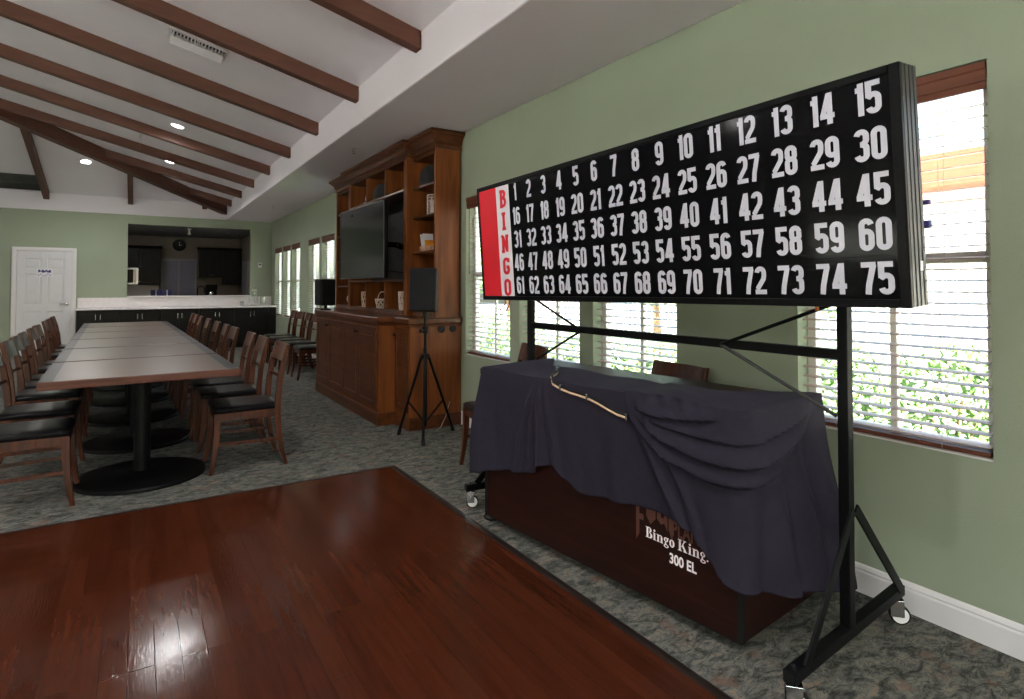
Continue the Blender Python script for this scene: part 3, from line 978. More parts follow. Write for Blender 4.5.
# ------------------------------------------------------------------ chairs (local: faces -x)
def make_chair(loc, rz, label, group):
    c = empty('dining_chair', loc, rz, label, 'chair', group)
    # padded seat with rounded edges, slightly domed
    s = MB()
    rings = []
    for z, ins in ((.432,.004),(.440,0),(.458,0),(.470,.010),(.477,.035),(.480,.09)):
        ring = []
        fx, bx, hy = -.225+ins, .225-ins, .222-ins
        hb = .205-ins
        r = .03
        for (cx, cy, a0) in ((fx+r,-hy+r,180),(bx-r,-hb+r,270),(bx-r,hb-r,0),(fx+r,hy-r,90)):
            for q in range(5):
                a = R(a0+q*22.5)
                ring.append((cx+r*math.cos(a), cy+r*math.sin(a), z))
        rings.append(ring)
    s.loft(rings)
    s.build('seat', M['seat_black'], c, smooth=True)
    for sy in (-1, 1):
        MB().post([(-.240,sy*.205,0,.013,.015),(-.225,sy*.205,.08,.015,.016),(-.211,sy*.203,.18,.018,.018),(-.203,sy*.20,.30,.021,.020),(-.200,sy*.20,.432,.022,.021)]).build('front_leg', M['chair_wood'], c, bevel=.003)
        MB().post([(.275,sy*.198,0,.014,.014),(.245,sy*.198,.10,.017,.014),(.222,sy*.198,.24,.020,.015),(.212,sy*.198,.38,.022,.015),(.213,sy*.198,.50,.022,.015),(.226,sy*.198,.64,.020,.014),(.252,sy*.198,.78,.018,.014),(.285,sy*.198,.905,.013,.013)]).build('rear_leg', M['chair_wood'], c, bevel=.003)
        MB().bar((-.208,sy*.203,.21),(.220,sy*.198,.20),.014,.024).build('stretcher', M['chair_wood'], c)
    a = MB()
    a.box(-.195,.20,-.212,-.194,.375,.432).box(-.195,.20,.194,.212,.375,.432).box(-.212,-.195,-.19,.19,.375,.432).box(.200,.218,-.186,.186,.375,.432)
    a.build('seat_frame', M['chair_wood'], c)
    # curved crest rail
    r = MB()
    rows = []
    for q in range(9):
        yy = -.184+.368*q/8
        bow = .022*(1-(yy/.184)**2)
        rows.append([(.236+bow,yy,.770),(.252+bow,yy,.770),(.290+bow,yy,.903),(.274+bow,yy,.903)])
    r.loft(rows)
    r.build('crest_rail', M['chair_wood'], c, bevel=.003)
    r = MB()
    rows = []
    for q in range(9):
        yy = -.184+.368*q/8
        bow = .016*(1-(yy/.184)**2)
        rows.append([(.220+bow,yy,.645),(.232+bow,yy,.645),(.235+bow,yy,.668),(.223+bow,yy,.668)])
    r.loft(rows)
    r.build('back_slat', M['chair_wood'], c)
    MB().bar((.245,-.186,.15),(.245,.186,.15),.014,.022).build('rear_stretcher', M['chair_wood'], c)
    return c
RG, LG, WG = 'chairs along the right side of the table row', 'chairs along the left side of the table row', 'chairs lined up under the far windows'
def rx(y): return 1.0-.03*(y-4.7)-.285
def lab(row, k, n):
    if k == 0: return 'dark wood chair with black seat, ' + row + ' row, nearest the dance floor'
    if k == n-1: return 'dark wood chair with black seat, ' + row + ' row, farthest, by the back counter'
    return 'dark wood chair with black seat, ' + row + ' row, ' + ORD[k] + ' from the dance floor'
RYS = [4.92,5.60,6.14,7.05,7.62,8.29,9.12,9.95,10.50,11.02]
c0 = make_chair((rx(RYS[0]), RYS[0], 0), 0, lab('right', 0, 10), RG); remember(c0)
for k, y in enumerate(RYS[1:], 1):
    copy_tree(c0, (rx(y), y, 0), R(random.uniform(-2, 3)), label=lab('right', k, 10), group=RG)
LYS = [4.74,5.46,6.28,6.80,7.32,8.10,8.62,9.65,10.20,10.95]
for k, y in enumerate(LYS):
    copy_tree(c0, (-.548-.03*(y-4.7), y, 0), math.pi+R(random.uniform(-2, 3)), label=lab('left', k, 10), group=LG)
WYS = [8.98,9.72,10.27,10.82,11.37]
WLB = ['wall chair closest to the wooden wall unit, partly hidden behind it', 'wall chair under the far windows, second from the wooden wall unit',
       'wall chair under the far windows, third from the wooden wall unit', 'wall chair under the far windows, fourth from the wooden wall unit',
       'wall chair under the far windows, farthest from the wooden wall unit']
for k, y in enumerate(WYS):
    copy_tree(c0, (2.22, y, 0), R(random.uniform(-3, 3)), label=WLB[k], group=WG)
copy_tree(c0, (2.30, 3.74, 0), R(-9), label='dark wood chair with black seat at the left end of the draped console', group='chairs behind the draped console')
copy_tree(c0, (2.37, 2.36, 0), R(-5), label='dark wood chair behind the draped console, only its crest rail showing', group='chairs behind the draped console')

# ------------------------------------------------------------------ wooden wall unit (entertainment center)
EO = Vector((2.71, 6.86, 0))
ec = empty('entertainment_center', (EO.x, EO.y-.045, 0), 0, 'large brown wooden wall unit with cabinets below and open shelves above', 'wall unit')
def L_(x): return x-EO.x
def Y_(y): return y-EO.y
def ebox(mb, x0, x1, y0, y1, z0, z1):
    return mb.box(L_(x0), L_(x1), Y_(y0), Y_(y1), z0, z1)
def epath(p): return [(L_(x), Y_(y)) for x, y in p]
BP = [(2.71,5.20),(2.175,5.20),(2.175,5.56),(2.00,5.56),(2.00,7.85),(2.175,7.85),(2.175,8.52),(2.71,8.52)]
# body of the base
b = MB()
b.prism([(L_(x), Y_(y), 0) for x, y in BP], (0,0,1.0))
b.build('base_body', M['cabinet_wood'], ec)
p = MB(); plan_sweep(p, epath(BP), [(0,0),(0,.12),(.006,.118),(.014,.10),(.014,0)])
p.build('plinth', M['cabinet_wood_dark'], ec)
p = MB(); p.prism([(L_(x), Y_(y), 1.0) for x, y in BP], (0,0,.05))
p.build('counter', M['cabinet_wood_dark'], ec)
p = MB(); plan_sweep(p, epath(BP), [(0,.965),(.008,.965),(.014,.99),(.028,1.0),(.030,1.04),(.024,1.05),(0,1.05)])
p.build('counter_moulding', M['cabinet_wood_dark'], ec)
def ec_door(x, y0, y1, z0, z1, knob=None):
    d = MB()
    t = .018
    ebox(d, x-t, x-.0005, y0, y0+.055, z0, z1); ebox(d, x-t, x-.0005, y1-.055, y1, z0, z1)
    ebox(d, x-t, x-.0005, y0+.055, y1-.055, z0, z0+.06); ebox(d, x-t, x-.0005, y0+.055, y1-.055, z1-.06, z1)
    ebox(d, x-.006, x-.0005, y0+.055, y1-.055, z0+.06, z1-.06)
    ebox(d, x-.013, x-.006, y0+.085, y1-.085, z0+.09, z1-.09)
    o = d.build('door', M['cabinet_wood_dark'], ec, bevel=.004)
    if knob:
        k = MB().lathe([(.008,0),(.008,-.014),(.016,-.02),(.014,-.03),(.004,-.033)], c=(L_(x-.018), Y_(knob[0]), knob[1]), n=14, axis='X')
        k.build('knob', M['black_metal'], o, smooth=True)
DY = [5.60,6.155,6.71,7.265,7.82]
for k in range(4):
    ky = DY[k+1]-.03 if k % 2 == 0 else DY[k]+.03
    ec_door(2.0, DY[k]+.004, DY[k+1]-.004, .16, .95, (ky, .88))
ec_door(2.175, 5.235, 5.535, .16, .95, (5.51, .88))
for gx in (2.50, 2.62):
    MB().lathe([(.037,0),(.037,-.005),(.030,-.008)], c=(L_(gx), Y_(5.20), .94), n=24, axis='Y').build('grommet', M['rubber_black'], ec)
# hutch
XC, XN = 2.38, 2.45     # front of the centre part and of the wings
h = MB()
ebox(h, 2.69, 2.71, 5.21, 8.53, 1.05, 2.72)
h.build('back_panel', M['cabinet_inner'], ec)
h = MB(); ebox(h, 2.68, 2.689, 5.871, 7.699, 1.43, 2.359); h.build('niche_panel', M['black_satin'], ec)
h = MB()
ebox(h, XN, 2.69, 5.20, 5.225, 1.05, 2.72)
h.build('side_panel', M['cabinet_wood'], ec)
h = MB(); ebox(h, XN, 2.69, 8.505, 8.53, 1.05, 2.72); h.build('side_panel', M['cabinet_wood'], ec)
for y0, y1 in ((5.785,5.87),(7.70,7.785)):
    h = MB(); ebox(h, XC, 2.69, y0, y1, 1.05, 2.72)
    for k in range(2):
        yy = y0+.022+k*.03
        ebox(h, XC-.004, XC, yy, yy+.012, 1.12, 2.66)
    h.build('pilaster', M['cabinet_wood'], ec, bevel=.003)
# face stiles
h = MB()
ebox(h, XN-.018, XN, 5.20, 5.235, 1.05, 2.72); ebox(h, XN-.018, XN, 8.495, 8.53, 1.05, 2.72)
h.build('face_stile', M['cabinet_wood'], ec, bevel=.003)
h = MB(); ebox(h, XC, 2.69, 5.87, 7.70, 2.68, 2.72); ebox(h, XN, 2.69, 5.225, 5.785, 2.66, 2.72); ebox(h, XN, 2.69, 7.785, 8.505, 2.66, 2.72)
h.build('top_rail', M['cabinet_wood_dark'], ec)
h = MB(); ebox(h, XC-.01, 2.69, 5.87, 7.70, 1.05, 1.095); ebox(h, XN-.01, 2.69, 5.225, 5.785, 1.05, 1.095); ebox(h, XN-.01, 2.69, 7.785, 8.505, 1.05, 1.095)
h.build('bottom_rail', M['cabinet_wood_dark'], ec)
for z in (1.405, 2.36):
    h = MB(); ebox(h, XC, 2.69, 5.87, 7.70, z, z+.022); h.build('shelf', M['cabinet_wood_dark'], ec)
for yy in (6.43, 7.07):
    for z0, z1 in ((1.095,1.405),(2.382,2.68)):
        h = MB(); ebox(h, XC, 2.69, yy-.01, yy+.01, z0, z1); h.build('divider', M['cabinet_wood'], ec)
for z in (1.34,1.69,2.05,2.36):
    for y0, y1 in ((5.225,5.785),(7.785,8.505)):
        h = MB(); ebox(h, XN, 2.69, y0, y1, z, z+.02); h.build('shelf', M['cabinet_wood_dark'], ec)
# crown moulding
CP = [(2.71,5.20),(XN-.018,5.20),(XN-.018,5.785),(XC,5.785),(XC,7.785),(XN-.018,7.785),(XN-.018,8.53),(2.71,8.53)]
cr_ = MB(); plan_sweep(cr_, epath(CP), [(0,2.69),(.012,2.69),(.012,2.715),(.004,2.722),(.004,2.745),(.020,2.748),(.022,2.762),(.030,2.785),(.046,2.806),(.064,2.818),(.066,2.828),(.080,2.832),(.085,2.845),(.085,2.862),(0,2.862)])
cr_.build('crown', M['cabinet_wood_dark'], ec)

# television on a swing arm
tv = empty('television', (2.13, 6.48, 1.44), R(1.5), 'large flat black television mounted in the middle of the wooden wall unit', 'television')
MB().box(.008,.05,-.69,.71,0,.81).box(.05,.08,-.4,.4,.15,.6).build('back_shell', M['black_satin'], tv, bevel=.006)
MB().box(0,.0075,-.69,-.68,0,.81).box(0,.0075,.70,.71,0,.81).box(0,.0075,-.68,.70,0,.014).box(0,.0075,-.68,.70,.80,.81).build('bezel', M['alu_dark'], tv)
MB().box(.0035,.0075,-.68,.70,.014,.80).build('screen', M['screen_black'], tv)
MB().box(.08,.10,-.2,.2,.2,.55).bar((.10,0,.38),(.33,-.25,.38),.04,.06).bar((.33,-.25,.38),(.53,.1,.38),.04,.06).box(.53,.555,-.1,.3,.2,.56).build('wall_arm', M['black_metal'], tv)
cord = MB().tube([(2.66,5.98,1.78),(2.60,6.02,1.6),(2.55,6.15,1.5),(2.4,6.4,1.53),(2.25,6.5,1.6)], .005, 6)
tag(cord.build('television_cable', M['rubber_black']), 'thin black cable hanging in the niche beside the television', 'cable')
op = empty('wall_outlet', (2.689, 6.02, 1.66), 0, 'small outlet plate in the dark niche right of the television', 'outlet')
MB().box(-.006,0,-.035,.035,-.055,.055).build('plate', M['pane_frame'], op, bevel=.002)
MB().box(-.009,-.0065,-.012,.012,.008,.03).box(-.009,-.0065,-.012,.012,-.03,-.008).build('sockets', M['grille_dark'], op)

# things on the shelves
def cloth_lump(x, y, z, sx, sy, sz, label):
    mb = MB(); rings = []
    n, m = 28, 9
    for i in range(m):
        t = i/(m-1)
        rr = math.cos(t*math.pi/2*.96)**.45
        ring = []
        for k in range(n):
            a = 2*math.pi*k/n
            w_ = 1+.06*math.sin(3*a+x*9)+.04*math.sin(7*a+t*4)*(1-t)
            ring.append((sx*rr*w_*math.cos(a), sy*rr*w_*math.sin(a), sz*math.sin(t*math.pi/2)))
        rings.append(ring)
    mb.loft(rings)
    o = mb.build('folded_cloth', M['cloth_black'], smooth=True, loc=(x, y, z))
    return tag(o, label, 'cloth bundle', 'black cloth bundles in the top shelves')
cloth_lump(2.56, 5.545, 2.3805, .10, .20, .21, 'black rounded cloth bundle on top right shelf of the wall unit')
cloth_lump(2.52, 6.80, 2.3825, .12, .20, .20, 'black rounded cloth bundle on the shelf above the television')
cloth_lump(2.57, 8.10, 2.0705, .10, .18, .16, 'black rounded cloth bundle on the left end shelf of the wall unit')
st = empty('fabric_strap', (2.37, 6.68, 2.385), 0, 'dark fabric strap hanging down over the top of the television', 'strap')
MB().loft([[(.02,-.03,.02),(.02,.05,.02),(.03,.05,.02),(.03,-.03,.02)],[(-.10,-.01,-.03),(-.10,.09,-.03),(-.095,.09,-.025),(-.095,-.01,-.025)],[(-.225,.04,-.125),(-.225,.13,-.125),(-.215,.13,-.12),(-.215,.04,-.12)],[(-.252,.08,-.22),(-.252,.12,-.22),(-.247,.12,-.22),(-.247,.08,-.22)]]).build('ribbon', M['cloth_black'], st, smooth=True)
def lattice_vase(x, y, z, r, h, mat, label, name='lattice_vase', cat='vase', band=True, hd=False, group=None):
    v = empty(name, (x, y, z), R(20), label, cat, group)
    b = MB()
    n = 10
    b.lathe([(r*.8,0),(r*.8,.008)], n=24)
    b.build('base', mat, v)
    lt = MB()
    for k in range(n):
        for s in (1, -1):
            a0 = 2*math.pi*k/n; a1 = a0+s*2*math.pi/n*1.5
            pts = []
            for q in range(5):
                t = q/4; a = a0+(a1-a0)*t; rr = r*(.8+.2*t)
                pts.append((rr*math.cos(a), rr*math.sin(a), .008+(h-.016)*t))
            lt.tube(pts, .0045, 5)
    lt.build('lattice', mat, v)
    MB().lathe([(r*1.04,h-.014),(r*1.06,h),(r*.98,h),(r*.96,h-.014)], n=24).build('rim', mat, v)
    if hd:
        MB().tube([(0, r*math.cos(a), h-.01+r*1.1*math.sin(a)) for a in [i*math.pi/10 for i in range(11)]], .005, 6).build('handle', mat, v)
    return v
o = empty('round_vase', (2.50, 7.93, 1.0955), 0, 'small pale round vase in leftmost lower cubby of the wall unit', 'vase')
MB().lathe([(.03,0),(.05,.02),(.075,.07),(.07,.12),(.045,.145),(.05,.16),(.044,.16)], n=24).build('body', M['wicker_pale'], o, smooth=True)
MB().lathe([(.077,.062),(.079,.07),(.077,.078)], n=24).build('band', M['wicker'], o)
lattice_vase(2.46, 7.26, 1.0955, .055, .19, M['wicker_pale'], 'tall pale lattice vase in lower cubby left of the handled basket')
lattice_vase(2.46, 6.66, 1.0955, .085, .11, M['wicker_pale'], 'low pale lattice basket with arched handle in the middle lower cubby', 'basket', 'basket', hd=True)
lattice_vase(2.46, 6.02, 1.0955, .055, .20, M['wicker_pale'], 'tall pale lattice vase in the rightmost lower cubby of the wall unit')
# wire basket on the right wing
wb = empty('wire_basket', (2.52, 5.36, 2.0705), 0, 'pale ribbed wire basket on second shelf of the right wing', 'basket')
b = MB()
for k in range(7):
    zz = .01+.03*k
    rr = .075
    b.tube([(rr*math.cos(2*math.pi*i/16), rr*math.sin(2*math.pi*i/16), zz) for i in range(17)], .0045, 5)
b.build('rings', M['wicker_pale'], wb)
b = MB()
for k in range(8):
    a = 2*math.pi*k/8
    b.tube([(.079*math.cos(a), .079*math.sin(a), 0), (.079*math.cos(a), .079*math.sin(a), .195)], .004, 5)
b.build('uprights', M['wicker_pale'], wb)
MB().lathe([(.045,.001),(.045,.14),(.02,.15)], n=18).build('candle', M['wicker_pale'], wb, smooth=True)
pb = empty('paper_basket', (2.53, 5.45, 1.7105), 0, 'wicker basket tray on third shelf of the right wing', 'basket')
MB().box(-.07,.07,-.12,.12,0,.008).build('base', M['wicker'], pb)
b = MB()
for z0 in (.01,.024,.038):
    b.box(-.078,-.07,-.125,.125,z0,z0+.010).box(.07,.078,-.125,.125,z0,z0+.010).box(-.07,.07,-.125,-.117,z0,z0+.010).box(-.07,.07,.117,.125,z0,z0+.010)
b.build('wall', M['wicker'], pb)
for k, (yy, tl, mt, nm) in enumerate(((.095,-16,'paper','white booklet leaning at left in the wicker basket tray'),(.055,-8,'board_white','white booklet standing second in the wicker basket tray'),(.02,-4,'orange','orange booklet standing in the wicker basket tray'))):
    m_ = Matrix.Rotation(R(tl), 4, 'X')
    bk = empty('booklet', (2.52, 5.45+yy, 1.7195), 0, nm, 'booklet')
    hb_ = .10 if mt == 'orange' else .17
    MB().box(-.055,.055,-.004,.004,.001,hb_,m_).build('pages', M['paper'], bk)
    MB().box(-.057,.057,-.006,-.0045,.0,hb_+.002,m_).build('cover', M[mt], bk)
def pumpkin(x, y, z, r, label):
    p = empty('pumpkin', (x, y, z), 0, label, 'pumpkin', 'small orange pumpkins on the right wing shelves')
    mb = MB(); rings = []
    for i in range(1, 12):
        th = math.pi*i/12
        ring = []
        for k in range(40):
            a = 2*math.pi*k/40
            g = 1-.10*abs(math.sin(4*a))*0-.09*(.5-.5*math.cos(8*a))*math.sin(th)
            ring.append((r*math.sin(th)*g*math.cos(a), r*math.sin(th)*g*math.sin(a), r*.78-r*.78*math.cos(th)))
        rings.append(ring)
    mb.loft(rings); mb.build('body', M['orange'], p, smooth=True)
    MB().tube([(0,0,r*1.48),(.004,.006,r*1.7),(.012,.012,r*1.82)], [.010,.008,.009], 8).build('stem', M['bark'], p)
pumpkin(2.52, 5.38, 1.7190, .042, 'small orange pumpkin in the wicker basket tray')
pumpkin(2.53, 5.37, 1.3605, .075, 'orange pumpkin on the shelf right above the near speaker')
fg = empty('figurine', (2.42, 7.12, 2.3825), 0, 'small white figurine on the shelf above the left of the television', 'figurine')
MB().lathe([(.035,0),(.035,.008),(.012,.014),(.018,.05),(.020,.07),(.010,.085),(.014,.10),(.006,.115)], n=18).build('body', M['board_white'], fg, smooth=True)
MB().bar((0,-.02,.06),(0,.03,.075),.008,.008).build('arms', M['board_white'], fg)

# ------------------------------------------------------------------ speakers
def speaker_cab(name, loc, rz, w, d, h, label, tilt=0):
    s = empty(name, loc, rz, label, 'speaker')
    m_ = Matrix.Rotation(R(tilt), 4, 'Y')
    # trapezoid cabinet, front towards -x
    b = MB()
    ring = [(-d/2, -w/2), (d/2, -w*.34), (d/2, w*.34), (-d/2, w/2)]
    b.loft([[tuple(m_ @ Vector((x, y, z))) for x, y in ring] for z in (0, h)])
    b.build('cabinet', M['speaker_plastic'], s, bevel=.012, seg=3)
    g = MB()
    rows = []
    for q in range(7):
        yy = -w/2+.012+(w-.024)*q/6
        bow = -.012*(1-(2*yy/w)**2)
        rows.append([tuple(m_ @ Vector(p)) for p in [(-d/2-.001,yy,.014),(-d/2-.008+bow,yy,.014),(-d/2-.008+bow,yy,h-.014),(-d/2-.001,yy,h-.014)]])
    g.loft(rows)
    g.build('grille', M['grille_black'], s, bevel=.003)
    return s
s1 = speaker_cab('loudspeaker', (2.21, 4.89, 1.125), R(50), .25, .22, .385, 'black loudspeaker on top of the tripod stand', 4)
MB().lathe([(.022,-.045),(.022,.0)], n=16).build('pole_cup', M['speaker_plastic'], s1)
s2 = speaker_cab('loudspeaker', (2.08, 7.70, 1.105), R(8), .22, .20, .34, 'black loudspeaker on the far end of the wooden wall unit counter')
MB().lathe([(.07,-.0545),(.07,-.045),(.02,-.035),(.02,0)], n=20).build('foot', M['black_metal'], s2)
s2['label'] = 'small black loudspeaker standing on the far end of the wall unit counter'
ts = empty('tripod_stand', (2.21, 4.89, 0), 0, 'black tripod speaker stand in front of the wooden wall unit', 'speaker stand')
MB().lathe([(.0175,.10),(.0175,.80)], n=18).build('lower_pole', M['black_metal'], ts, smooth=True)
MB().lathe([(.0135,.80),(.0135,1.079)], n=18).build('upper_pole', M['black_metal'], ts, smooth=True)
MB().lathe([(.026,.93),(.026,.985),(.02,.99)], n=18).build('collar', M['black_metal'], ts, smooth=True)
MB().tube([(-.02,-.01,.955),(-.055,-.03,.955)], .006, 8).ball((-.06,-.033,.955), .016, .016, .02).build('knob', M['rubber_black'], ts, smooth=True)
hb = MB().lathe([(.03,.70),(.036,.71),(.036,.735),(.03,.745)], n=18)
hb.build('leg_hub', M['black_metal'], ts)
FEET = [(-.14,-.27),(-.17,.20),(.31,.06)]
for fx, fy in FEET:
    n_ = Vector((fx, fy)).normalized()
    l = MB().tube([(n_.x*.035, n_.y*.035, .72), (fx, fy, .02)], .0125, 10).build('leg', M['black_metal'], ts, smooth=True)
    MB().tube([(fx*.955, fy*.955, .052), (fx*1.01, fy*1.01, .0)], [.016,.017], 10).build('rubber_foot', M['rubber_black'], l, smooth=True)
    MB().bar((n_.x*.017, n_.y*.017, .14), (fx*.62, fy*.62, .30), .012, .012).build('brace', M['black_metal'], ts)
cb_ = MB().tube([(2.62,5.188,.935),(2.622,5.17,.88),(2.625,5.165,.55),(2.60,5.16,.25),(2.53,5.13,.09),(2.44,5.05,.02),(2.36,5.00,.004)], .0025, 6)
tag(cb_.build('speaker_cable', M['cable_white'], smooth=True), 'thin pale cable running down the wall unit side to the stand', 'cable')

# ------------------------------------------------------------------ glyphs drawn as strokes
def arc(cx, cz, rx_, rz_, a0, a1, n=8):
    return [(cx+rx_*math.cos(R(a0+(a1-a0)*i/n)), cz+rz_*math.sin(R(a0+(a1-a0)*i/n))) for i in range(n+1)]
# unit glyph: height 1; centre lines; w = stroke
SW = .165
def dig(ch):
    W_ = .42; s = SW/2; l, r_, m = s, W_-s, W_/2; rr = m-s; t = 1-s
    cz = .135
    if ch == '0': return W_, [arc(m,t-cz,rr,cz,0,180)+arc(m,s+cz,rr,cz,180,360)+[(r_,t-cz)]]
    if ch == '1': return .25, [[(.02,.80),(.16,.80)],[(.165,0),(.165,1)]]
    if ch == '2': return W_, [arc(m,t-cz,rr,cz,180,0)[0:]+[(r_,.66),(r_-.02,.55),(l+.02,.22),(l,.07),(l,s)],[(l-s,s),(r_+s,s)]]
    if ch == '3': return W_, [arc(m,t-cz,rr,cz,170,0)+[(r_,.66)]+arc(m,.66,rr,.11,0,-75,4),[(m-.04,.535),(m+.05,.535)],arc(m,.41,rr,.11,75,0,4)+[(r_,s+cz)]+arc(m,s+cz,rr,cz,0,-170)]
    if ch == '4': return .45, [[(.30,0),(.30,1)],[(.285,.97),(.085,.27)],[(.01,.265),(.44,.265)]]
    if ch == '5': return W_, [[(r_+s*.7,t),(l,t)],[(l,1),(l,.50)],[(l,.55)]+arc(m,.58-cz,rr,cz,140,0)+[(r_,s+cz)]+arc(m,s+cz,rr,cz,0,-170)]
    if ch == '6': return W_, [arc(m,t-cz,rr,cz,10,180)+[(l,s+cz)]+arc(m,s+cz,rr,cz,180,360)+[(r_,.60-cz)]+arc(m,.60-cz,rr,cz,0,150)]
    if ch == '7': return .41, [[(.0,t),(.40,t)],[(.335,t),(.27,.62),(.20,.30),(.17,0)]]
    if ch == '8': return W_, [arc(m,t-cz,rr*.96,cz,0,180)+[(l+.01,.66)]+arc(m,.645,rr*.96,.11,180,360)+[(r_-.01,t-cz)],arc(m,.415,rr,.12,0,180)+[(l,s+cz)]+arc(m,s+cz,rr,cz,180,360)+[(r_,.415)]]
    if ch == '9': return W_, [arc(m,s+cz,rr,cz,-170,0)+[(r_,t-cz)]+arc(m,t-cz,rr,cz,0,180)+[(l,.40+cz)]+arc(m,.40+cz,rr,cz,180,330)]
    if ch == 'B': return .5, [[(.14,0),(.14,1)],[(.02,.04),(.24,.04)],[(.02,.96),(.24,.96)],[(.14,.95)]+arc(.26,.76,.15,.19,90,-90)+[(.14,.57)],[(.14,.55)]+arc(.27,.30,.17,.24,90,-90)+[(.14,.06)]]
    if ch == 'I': return .36, [[(.18,0),(.18,1)],[(.03,.04),(.33,.04)],[(.03,.96),(.33,.96)]]
    if ch == 'N': return .56, [[(.13,0),(.13,1)],[(.43,0),(.43,1)],[(.13,.97),(.43,.03)],[(.0,.04),(.24,.04)],[(.0,.96),(.16,.96)],[(.32,.96),(.56,.96)]]
    if ch == 'G': return .5, [arc(.25,.74,.17,.19,15,180)+[(.08,.26)]+arc(.25,.26,.17,.19,180,345)+[(.42,.42)],[(.25,.44),(.48,.44)],[(.42,.72),(.42,.98)]]
    if ch == 'O': return .5, [arc(.25,.74,.17,.19,0,180)+arc(.25,.26,.17,.19,180,360)+[(.42,.74)]]
    return .3, []
def strokes(mb, lines, fn, sw, hs=1.0):
    """flat ribbons for each polyline; fn maps (x, z) to the board plane"""
    cnt = 0
    for pts in lines:
        P = [Vector(p) for p in pts]
        Q = [P[0]]
        for p in P[1:]:
            if (p-Q[-1]).length > 1e-4: Q.append(p)
        P = Q; n = len(P)
        if n < 2: continue
        closed = (P[0]-P[-1]).length < 1e-3
        if closed: P = P[:-1]; n -= 1
        Lp, Rp = [], []
        for i in range(n):
            a = P[i-1] if (i > 0 or closed) else None
            b = P[(i+1) % n] if (i < n-1 or closed) else None
            d0 = (P[i]-a).normalized() if a is not None else None
            d1 = (b-P[i]).normalized() if b is not None else None
            if d0 is None: d0 = d1
            if d1 is None: d1 = d0
            n0 = Vector((-d0.y, d0.x)); n1 = Vector((-d1.y, d1.x))
            m = n0+n1
            m = m/max(.45, m.dot(n0)) if m.length > .1 else n0
            Lp.append(P[i]+m*sw/2); Rp.append(P[i]-m*sw/2)
        rng = range(n if closed else n-1)
        for i in rng:
            j = (i+1) % n
            step = Vector((-.00002*cnt, 0, 0)); cnt += 1
            mb.poly([Vector(fn(*q))+step for q in (Lp[i], Lp[j], Rp[j], Rp[i])])

# ------------------------------------------------------------------ bingo board on its wheeled frame
BX = 2.0
BY0, BY1, BZ0, BZ1 = .855, 3.470, 1.291, 2.045      # right end, left end, bottom, top
BO = Vector((2.15, 2.13, 0))
bb = empty('bingo_board', tuple(BO), 0, 'large black electronic bingo number board on a wheeled black metal frame', 'bingo board')
def bx(mb, x0, x1, y0, y1, z0, z1): return mb.box(x0-BO.x, x1-BO.x, y0-BO.y, y1-BO.y, z0, z1)
c = MB(); bx(c, BX+.012, BX+.112, BY0+.004, BY1-.004, BZ0+.004, BZ1-.004); c.build('cabinet', M['black_satin'], bb)
# ribbed end caps
for (ya, yb_) in ((BY0-.006, BY0+.004), (BY1-.004, BY1+.006)):
    c = MB()
    for k in range(4):
        x0 = BX+.010+k*.0262
        bx(c, x0, x0+.019, ya, yb_, BZ0, BZ1)
    bx(c, BX+.010, BX+.112, ya+.003, yb_-.003, BZ0, BZ1)
    c.build('end_cap', M['alu_dark'], bb, bevel=.002)
c = MB()
t = .026
bx(c, BX-.004, BX+.0105, BY0-.006, BY0+t, BZ0-.001, BZ1+.001); bx(c, BX-.004, BX+.0105, BY1-t*.6, BY1+.006, BZ0-.001, BZ1+.001)
bx(c, BX-.004, BX+.0105, BY0+t, BY1-t*.6, BZ0-.001, BZ0+t); bx(c, BX-.004, BX+.0105, BY0+t, BY1-t*.6, BZ1-t, BZ1+.001)
c.build('face_frame', M['alu_frame'], bb, bevel=.003)
c = MB(); bx(c, BX+.003, BX+.0115, BY0+t, BY1-t*.6, BZ0+t, BZ1-t); c.build('number_panel', M['board_black'], bb)
c = MB(); bx(c, BX+.0015, BX+.0035, 3.238, BY1-t*.6, BZ0+t, BZ1-t); c.build('red_panel', M['board_red'], bb)
c = MB(); bx(c, BX+.0015, BX+.0035, 3.086, 3.238, BZ0+t, BZ1-t); c.build('white_panel', M['board_white'], bb)
ROWZ = [1.960, 1.813, 1.669, 1.526, 1.385]
H = .105
for k, ch in enumerate('BINGO'):
    wd, ls = dig(ch)
    hh = .104; sx = hh*1.45
    y0 = 3.160+wd*sx/2
    mb = MB()
    strokes(mb, ls, lambda a, b, y0=y0, k=k: (BX+.0008-BO.x, y0-a*sx-BO.y, [1.936,1.793,1.650,1.508,1.372][k]-hh/2+b*hh), .19)
    mb.build('letter', M['board_red'], bb, fix=False)
NUM = .0015
for r_ in range(5):
    for c_ in range(15):
        n_ = str(r_*15+c_+1)
        gl_ = [dig(q) for q in n_]
        sx = H*1.08
        tot = sum(g[0] for g in gl_)+.045*(len(gl_)-1)
        y = 3.012-.1476*c_+tot*sx/2
        mb = MB()
        for g in gl_:
            strokes(mb, g[1], lambda a, b, y=y, r_=r_: (BX+NUM-BO.x, y-a*sx-BO.y, ROWZ[r_]-H/2+b*H), SW)
            y -= (g[0]+.045)*sx
        mb.build('number', M['number_white'], bb, fix=False)
# the number box leans a little forward on its posts
TILT = R(-3.8)
for o in kids(bb):
    rm = Matrix.Rotation(TILT, 4, 'Y') @ Matrix.Rotation(R(-.5), 4, 'X')
    pv = Vector((BX+.11-BO.x, BY0-BO.y, BZ0))
    o.rotation_euler = (R(-.5), TILT, 0)
    o.location = pv - rm @ pv
